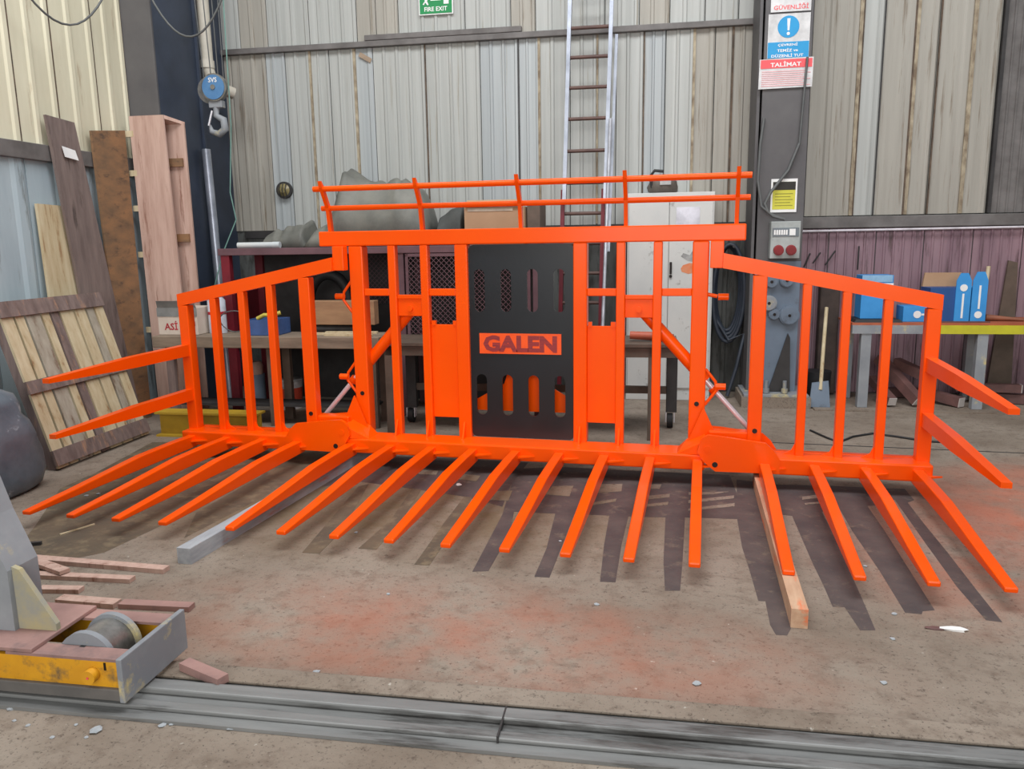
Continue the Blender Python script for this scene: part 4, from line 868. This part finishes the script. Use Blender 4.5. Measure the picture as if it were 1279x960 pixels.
# socket box with cables
sb = Thing('socket_box', 'grey electrical socket box with two red sockets on the pillar', 'socket box', (2.01, 2.25, 1.32))
sb.part('box', MB().box(1.885, 2.135, 2.20, 2.298, 1.325, 1.645, 0.006), mat('pale_grey_plastic', (172, 178, 176), rough=0.45))
sb.part('breaker_window', MB().box(1.90, 2.12, 2.195, 2.20, 1.515, 1.59), mat('window_grey', (98, 108, 116), rough=0.3))
for i in range(6): sb.part('breaker', MB().box(1.91+0.02*i, 1.924+0.02*i, 2.190, 2.195, 1.53, 1.572), WHITE)
sb.part('meter', MB().box(2.04, 2.09, 2.190, 2.195, 1.525, 1.58), WHITE)
for u in (1.955, 2.06): sb.part('red_socket', MB().tube([(u, 2.20, 1.40), (u, 2.165, 1.395)], [0.045, 0.042], 16).tube([(u, 2.166, 1.395), (u, 2.16, 1.394)], 0.03, 14), mat('socket_red', (150, 50, 54), (130, 44, 48)))
sag('pillar_cable', (2.13, 2.26, 3.0), (2.10, 2.27, 2.30), 0.0, 0.010, CABLE, 'grey cable running down the right edge of the grey pillar', 6)
solo('pillar_cable', MB().tube([(2.10, 2.27, 2.30), (2.02, 2.27, 2.08), (1.88, 2.25, 1.90), (1.83, 2.24, 1.80), (1.86, 2.23, 1.72), (1.95, 2.22, 1.68), (2.0, 2.22, 1.66)], 0.013, 8), CABLE, 'grey cable looping across the pillar to the socket box', 'cable', (1.95, 2.25, 1.7))
solo('pillar_cable', MB().tube([(1.80, 2.28, 2.52), (1.775, 2.26, 2.3), (1.765, 2.25, 2.0), (1.80, 2.24, 1.78), (1.90, 2.22, 1.69), (1.98, 2.215, 1.665)], 0.012, 8), CABLE, 'grey cable hanging along the left edge of the pillar to the socket box', 'cable', (1.78, 2.25, 1.7))
solo('white_conduit', MB().tube([(2.15, V_W-0.07, 1.56), (6.3, V_W-0.07, 1.575)], 0.011, 8), CABLEW, 'thin white conduit along the top of the maroon wall', 'conduit', (4.0, V_W-0.07, 1.56))
for i, (px_, py_, l, a) in enumerate([(1008, 325, 0.14, 1.2), (1020, 322, 0.12, 1.0), (1037, 322, 0.16, 1.0), (1072, 322, 0.22, 1.57)]):
    p = wl(px_, py_, V_W-0.05)
    solo('wall_hook', MB().tube([(p.x-l/2*math.cos(a), p.y, p.z-l/2*math.sin(a)), (p.x+l/2*math.cos(a), p.y, p.z+l/2*math.sin(a))], 0.007, 6), DARKM,
         ['leftmost thin dark hook on the maroon wall', 'second thin dark hook on the maroon wall', 'third slanted dark rod on the maroon wall', 'upright dark rod on the maroon wall'][i], 'hook', (p.x, p.y, p.z))

# ================================================================== RIGHT BENCH
rb = Thing('steel_bench', 'steel bench with rusty orange top and yellow front edge by the maroon wall', 'workbench', (3.4, 2.5, 0.012))
rb.part('bench_top', MB().box(2.60, 5.0, 2.18, 2.70, 0.745, 0.765), RUSTB)
rb.part('front_rail', MB().box(2.60, 3.20, 2.16, 2.20, 0.672, 0.745), GREYST)
rb.part('yellow_rail', MB().box(3.20, 5.0, 2.16, 2.20, 0.672, 0.745), mat('lime_yellow_paint', (200, 196, 40), (186, 180, 40), rough=0.55), 'lime yellow painted rail')
for u, v in ((2.68, 2.17), (3.62, 2.17), (4.6, 2.17), (2.64, 2.60), (3.70, 2.60), (4.6, 2.60)):
    rb.part('leg', MB().box(u, u+0.085, v, v+0.07, 0.013, 0.745, 0.003), GREYST)
bb = Thing('blue_carton', 'light blue carton on a black sheet at the left end of the steel bench', 'carton', (2.83, 2.38, 0.766))
bb.part('body', MB().box(2.69, 2.95, 2.30, 2.50, 0.79, 1.17, 0.003), BLUEBOX)
bb.part('top_print', MB().box(2.69, 2.94, 2.296, 2.2985, 1.11, 1.17), mat('pale_blue_print', (150, 196, 232)))
bb.part('white_band', MB().box(2.69, 2.95, 2.2955, 2.298, 1.075, 1.10), WHITE)
solo('black_sheet', MB().hexa([(2.62, 2.20, 0.7655), (3.02, 2.20, 0.7655), (3.02, 2.55, 0.7655), (2.62, 2.55, 0.766), (2.64, 2.22, 0.789), (3.0, 2.22, 0.789), (3.0, 2.53, 0.789), (2.64, 2.53, 0.789)]), RUBBER, 'black sheet under the light blue carton', 'sheet', (2.82, 2.38, 0.766))
b2 = Thing('blue_carton', 'low blue carton with white round logo lying on the steel bench', 'carton', (3.10, 2.36, 0.766))
b2.part('body', MB().box(3.035, 3.225, 2.26, 2.46, 0.766, 0.90, 0.003), BLUEBOX)
b2.part('logo', MB().tube([(3.15, 2.2595, 0.83), (3.15, 2.2575, 0.83)], 0.032, 20), WHITE, 'white round logo')
b2.part('print_line', MB().box(3.185, 3.22, 2.2575, 2.2595, 0.822, 0.838), WHITE)
for i, (u0, u1, cs, lb) in enumerate([(3.44, 3.56, 0.0, 'upright open blue carton with dark inside on the steel bench'), (3.57, 3.69, 0.01, 'upright light blue carton right of the open one on the steel bench')]):
    t = Thing('blue_carton', lb, 'carton', ((u0+u1)/2, 2.38, 0.766))
    t.part('front_panel', MB().prism([(u0, 0.766), (u1, 0.766), (u1, 1.12), (u1-0.03, 1.185+cs), (u0+0.03, 1.185+cs), (u0, 1.12)], PXZ, 2.24, 2.25), BLUEBOX)
    t.part('body', MB().box(u0-(0.20 if i == 0 else 0), u1, 2.25, 2.50, 0.766, 1.06, 0.002), BLUEBOX2 if i == 0 else BLUEBOX)
    if i == 0: t.part('open_top', MB().hexa([(u0-0.20, 2.46, 1.06), (u1, 2.46, 1.06), (u1, 2.50, 1.06), (u0-0.20, 2.50, 1.06), (u0-0.18, 2.48, 1.18), (u1, 2.48, 1.18), (u1, 2.50, 1.18), (u0-0.18, 2.50, 1.18)]), CARD)
    zc = 1.06 if i == 0 else 0.83
    t.part('logo', MB().tube([((u0+u1)/2, 2.2395, zc), ((u0+u1)/2, 2.2375, zc)], 0.030, 20), WHITE, 'white round logo')
    t.part('print_line', MB().box((u0+u1)/2-0.008, (u0+u1)/2+0.008, 2.2375, 2.2395, 0.80 if i == 0 else 0.88, 1.01 if i == 0 else 1.08), WHITE)
solo('wood_offcut', MB().tube([(3.74, 2.36, 0.796), (4.02, 2.30, 0.780)], [0.028, 0.012], 8), mat('brown_stick', (150, 92, 66)), 'brown tapered stick lying on the steel bench', 'stick', (3.9, 2.33, 0.766))
solo('steel_strip', MB().box(3.30, 3.72, 2.205, 2.235, 0.766, 0.775), SCRAP, 'thin dark strip lying on the front edge of the steel bench', 'strip', (3.5, 2.22, 0.766))
# scrap steel under the bench
scr = [((2.90, 2.58, 0.20), (2.98, 2.20, 0.065), 0.07), ((2.95, 2.58, 0.40), (3.20, 2.22, 0.07), 0.085), ((3.10, 2.58, 0.36), (3.32, 2.30, 0.26), 0.085), ((3.32, 2.54, 0.10), (3.56, 2.24, 0.06), 0.08),
       ((3.02, 2.68, 0.06), (3.40, 2.68, 0.06), 0.08), ((3.75, 2.55, 0.06), (4.30, 2.40, 0.06), 0.08), ((4.70, 2.40, 0.06), (5.2, 2.36, 0.06), 0.08), ((3.58, 2.46, 0.16), (4.1, 2.42, 0.16), 0.07)]
lbs = ['short scrap tube beside the left leg of the steel bench', 'long scrap tube sloping down to the floor under the steel bench', 'scrap tube with its pale end on top of the pile under the bench', 'scrap tube pointing right out of the pile under the bench', 'scrap tube lying flat at the back of the pile under the bench', 'scrap tube beside the right leg of the steel bench', 'scrap tube at the far right under the steel bench', 'scrap tube lying across the others behind the right leg']
for i, (a, b, w) in enumerate(scr):
    t = Thing('scrap_tube', lbs[i], 'scrap tube', (b[0], b[1], 0.013), group='scrap steel under the bench')
    a = Vector(a); b = Vector(b); d = (b-a).normalized()
    t.part('tube', MB().bar(a, b, w, w), SCRAP)
    t.part('cut_end', MB().bar(b, b+d*0.006, w, w), PALECUT, 'pale sawn end')
for u, lb in ((4.1, 'tall dark board leaning behind the steel bench'), (4.45, 'second dark board leaning behind the steel bench')):
    solo('leaning_board', MB().prism([(u-0.12, 0.013), (u+0.10, 0.013), (u+0.05, 1.25), (u-0.03, 1.27)], PXZ, 2.815, 2.84), OLDWOOD if u > 4.2 else BROWNST, lb, 'board', (u, 2.83, 0.013))
solo('wooden_stick', MB().tube([(3.82, 2.74, 0.013), (3.90, 2.80, 1.22)], 0.018, 8), PINE, 'pale wooden handle leaning upright behind the steel bench', 'stick', (3.82, 2.74, 0.013))
# shovel by the pillar
sh = Thing('shovel', 'shovel with pale wooden handle and blue-grey blade standing by the pillar', 'shovel', (2.36, 2.2, 0.013))
sh.part('handle', MB().tube([(2.37, 2.20, 0.16), (2.41, 2.36, 0.50), (2.47, 2.60, 0.86)], 0.017, 10), PINE)
sh.part('blade', MB().hexa([(2.27, 2.15, 0.013), (2.45, 2.15, 0.013), (2.45, 2.165, 0.013), (2.27, 2.165, 0.013), (2.30, 2.22, 0.22), (2.44, 2.22, 0.24), (2.44, 2.235, 0.24), (2.30, 2.235, 0.22)]), STEELBLUE)
solo('black_bucket', MB().tube([(2.42, 2.60, 0.013), (2.42, 2.60, 0.27)], [0.11, 0.125], 20), RUBBER, 'black bucket on the ledge behind the shovel', 'bucket', (2.42, 2.60, 0.013))
solo('brown_bundle', MB().box(2.44, 2.62, 2.74, 2.86, 0.02, 1.16, 0.02), mat('dark_brown_cloth', (84, 70, 64), (60, 52, 48), rough=0.85), 'dark brown upright bundle against the maroon wall', 'bundle', (2.55, 2.76, 0.012))
solo('floor_cable', MB().tube([fl(x, y, 0.008) for x, y in ((1012, 537), (1032, 546), (1048, 552), (1065, 545), (1090, 541), (1120, 545), (1160, 551), (1205, 553))], 0.008, 6), RUBBER, 'thin black cable lying on the floor behind the right wing', 'cable', (2.4, 1.2, 0), 'I')

# ================================================================== CRANE RAIL AND END TRUCK
rl = Thing('crane_rail', 'worn steel crane rail set in the floor across the foreground', 'rail', (0, -2.82, 0))
rl.part('base_flange', MB().box(-3.6, 6.0, -2.99, -2.66, 0.0, 0.012), RAILST)
rl.part('rail_head', MB().box(-3.6, 6.0, -2.855, -2.795, 0.012, 0.035, 0.006), RAILST)
rl.part('guard_bar', MB().box(-3.6, 6.0, -2.945, -2.905, 0.012, 0.026, 0.004), RAILST)
rl.part('concrete_kerb', MB().box(-3.6, 6.0, -2.76, -2.66, 0.012, 0.024, 0.006), FLOOR)
rl.part('rail_joint', MB().box(0.38, 0.386, -2.95, -2.79, 0.012, 0.0355), DARKM)
tr = Thing('crane_truck', 'yellow crane end truck with steel wheel standing on the rail', 'crane truck', (-1.4, -2.78, 0.03))
tr.part('side_plate', MB().box(-2.6, -0.875, -2.945, -2.93, 0.06, 0.175), YEL)
tr.part('lower_flange', MB().box(-2.6, -0.875, -2.96, -2.93, 0.045, 0.085, 0.003), mat('shaded_flange', (112, 108, 104), (90, 88, 86), rough=0.6, scale=4))  # grey flange colour darkened to hold the shade below the yellow plate
tr.part('back_plate', MB().box(-2.6, -0.875, -2.635, -2.62, 0.045, 0.175), YEL)
tr.part('end_plate', MB().box(-0.875, -0.855, -2.965, -2.60, 0.043, 0.198, 0.003), GREYST)
tr.part('top_strip', MB().box(-1.30, -0.875, -2.945, -2.875, 0.175, 0.185), PINKST)
tr.part('top_strip', MB().box(-1.30, -0.875, -2.69, -2.62, 0.175, 0.185), PINKST)
tr.part('top_plate', MB().box(-2.6, -1.20, -2.945, -2.62, 0.185, 0.20, 0.003), PINKST)
wh = tr.part('wheel', MB().tube([(-1.06, -2.85, 0.126), (-1.06, -2.735, 0.126)], 0.090, 30), WHEELST)
for v0, v1 in ((-2.872, -2.85), (-2.735, -2.713)):
    tr.sub(wh, 'wheel_flange', MB().tube([(-1.06, v0, 0.126), (-1.06, v1, 0.126)], 0.104, 30), GREYST)
tr.sub(wh, 'hub', MB().tube([(-1.06, -2.885, 0.126), (-1.06, -2.87, 0.126)], 0.06, 20), DARKM)
bs = tr.part('axle_boss', MB().tube([(-0.975, -2.945, 0.130), (-0.975, -2.975, 0.130)], 0.024, 16), YEL)
tr.sub(bs, 'grease_nipple', MB().tube([(-0.975, -2.975, 0.130), (-0.975, -2.978, 0.130)], 0.004, 8), SIGNRED)
tr.part('slot', MB().box(-0.935, -0.927, -2.9465, -2.944, 0.145, 0.172), BOLTM)
tr.part('leg', MB().prism([(-2.25, 0.20), (-1.352, 0.20), (-1.352, 0.42), (-1.425, 0.60), (-1.62, 1.25), (-2.25, 1.25)], PXZ, -2.84, -2.70), GREYST, 'grey tapering crane leg')
tr.part('leg_gusset', MB().prism([(-1.353, 0.20), (-1.205, 0.20), (-1.205, 0.225), (-1.325, 0.42), (-1.353, 0.43)], PXZ, -2.82, -2.80), mat('gusset_cream', (176, 164, 122), (146, 148, 144), rough=0.6, scale=9))
# strips on the floor behind the truck
def strip(p, q, w, h, m, label, z=0.0):
    a = fl(*p); b = fl(*q); a.z = b.z = z+h/2+0.0005
    solo('steel_strip', MB().bar(a, b, w, h), m, label, 'strip', ((a.x+b.x)/2, (a.y+b.y)/2, z), 'I')
strip((28, 699), (208, 714), 0.05, 0.022, PINKWOOD, 'longest pale strip lying behind the crane leg')
strip((20, 700), (82, 722), 0.05, 0.018, PINKWOOD, 'slanted pale strip crossing behind the crane leg', 0.024)
strip((40, 720), (166, 726), 0.045, 0.02, PINKWOOD, 'pale strip with dark ends in the middle of the strip pile')
strip((50, 738), (102, 739), 0.045, 0.02, PINKWOOD, 'shortest pale strip beside the crane leg')
strip((75, 751), (147, 757), 0.055, 0.022, PINKWOOD, 'pale strip just behind the truck wheel')
strip((152, 757), (240, 761), 0.05, 0.022, PINKST, 'pinkish steel strip ending right of the truck wheel')
strip((232, 842), (280, 863), 0.045, 0.03, PINKST, 'short pinkish bar sticking out under the truck end plate', 0.025)
strip((18, 683), (52, 680), 0.02, 0.018, DARKM, 'short dark bar lying in front of the wrapped bundle')
strip((75, 668), (118, 655), 0.012, 0.006, PINE, 'thin pale stick on the floor below the left tine tips')
# chips and scraps
def chip(name, px_, py_, r, label, m=CHIP, sq=(1, 1, 0.6), group=None):
    p = fl(px_, py_)
    mb = MB(); n = 7
    ring = [(0.55, 0.0), (1.0, 0.45), (0.7, 0.9)]
    for h_, rr_ in ((0.0, 0.75), (0.5, 1.0), (0.9, 0.55)):
        for k in range(n):
            a = 2*PI*k/n; q = rr_*r*(0.75+0.5*random.random())
            mb.v.append(Vector((p.x+q*math.cos(a)*sq[0], p.y+q*math.sin(a)*sq[1], h_*r*sq[2])))
    for i in range(2):
        for k in range(n): mb.f.append((i*n+k, i*n+(k+1) % n, (i+1)*n+(k+1) % n, (i+1)*n+k))
    mb.f.append(tuple(range(n-1, -1, -1))); mb.f.append(tuple(range(2*n, 3*n)))
    return solo(name, mb, m, label, 'debris', (p.x, p.y, 0), 'I', group)
chip('plaster_lump', 573, 606, 0.022, 'white crumb lying between the middle tines', WHITE)
chip('plastic_scrap', 1192, 787, 0.060, 'long white plastic scrap on the floor right of the timber', WHITE, (1.0, 0.28, 0.25))
chip('plastic_scrap', 1168, 785, 0.040, 'rusty brown scrap touching the white plastic scrap', SCRAP, (1.0, 0.4, 0.2))
for i, (x, y, r) in enumerate([(40, 882, 0.022), (76, 882, 0.014), (90, 886, 0.016), (143, 886, 0.020), (121, 912, 0.020), (165, 893, 0.012), (172, 896, 0.010), (203, 906, 0.012), (35, 906, 0.008), (275, 905, 0.014), (290, 908, 0.018), (340, 908, 0.020), (345, 905, 0.014), (600, 933, 0.014), (690, 926, 0.012), (830, 948, 0.012), (65, 921, 0.008), (108, 921, 0.008), (15, 885, 0.014), (55, 884, 0.012), (104, 884, 0.010), (150, 890, 0.014), (183, 897, 0.009), (215, 904, 0.010), (232, 903, 0.008), (255, 906, 0.012), (312, 908, 0.010), (360, 912, 0.009), (640, 935, 0.010), (770, 944, 0.010), (720, 939, 0.008), (18, 900, 0.007), (95, 905, 0.007)]):
    chip('rubble_chip', x, y, r, 'small pale rubble chip lying along the crane rail', group='rubble along the rail')
for i, (x, y, r) in enumerate([(700, 676, 0.010), (1080, 707, 0.010), (1117, 767, 0.012), (980, 736, 0.012), (1115, 798, 0.010), (745, 755, 0.012), (485, 742, 0.010), (395, 840, 0.014), (497, 865, 0.018), (630, 888, 0.012), (870, 854, 0.016), (265, 838, 0.02), (1104, 853, 0.012), (445, 665, 0.010), (108, 619, 0.012), (123, 617, 0.014)]):
    chip('floor_crumb', x, y, r, 'small pale crumb scattered on the open floor', group='crumbs on the open floor')
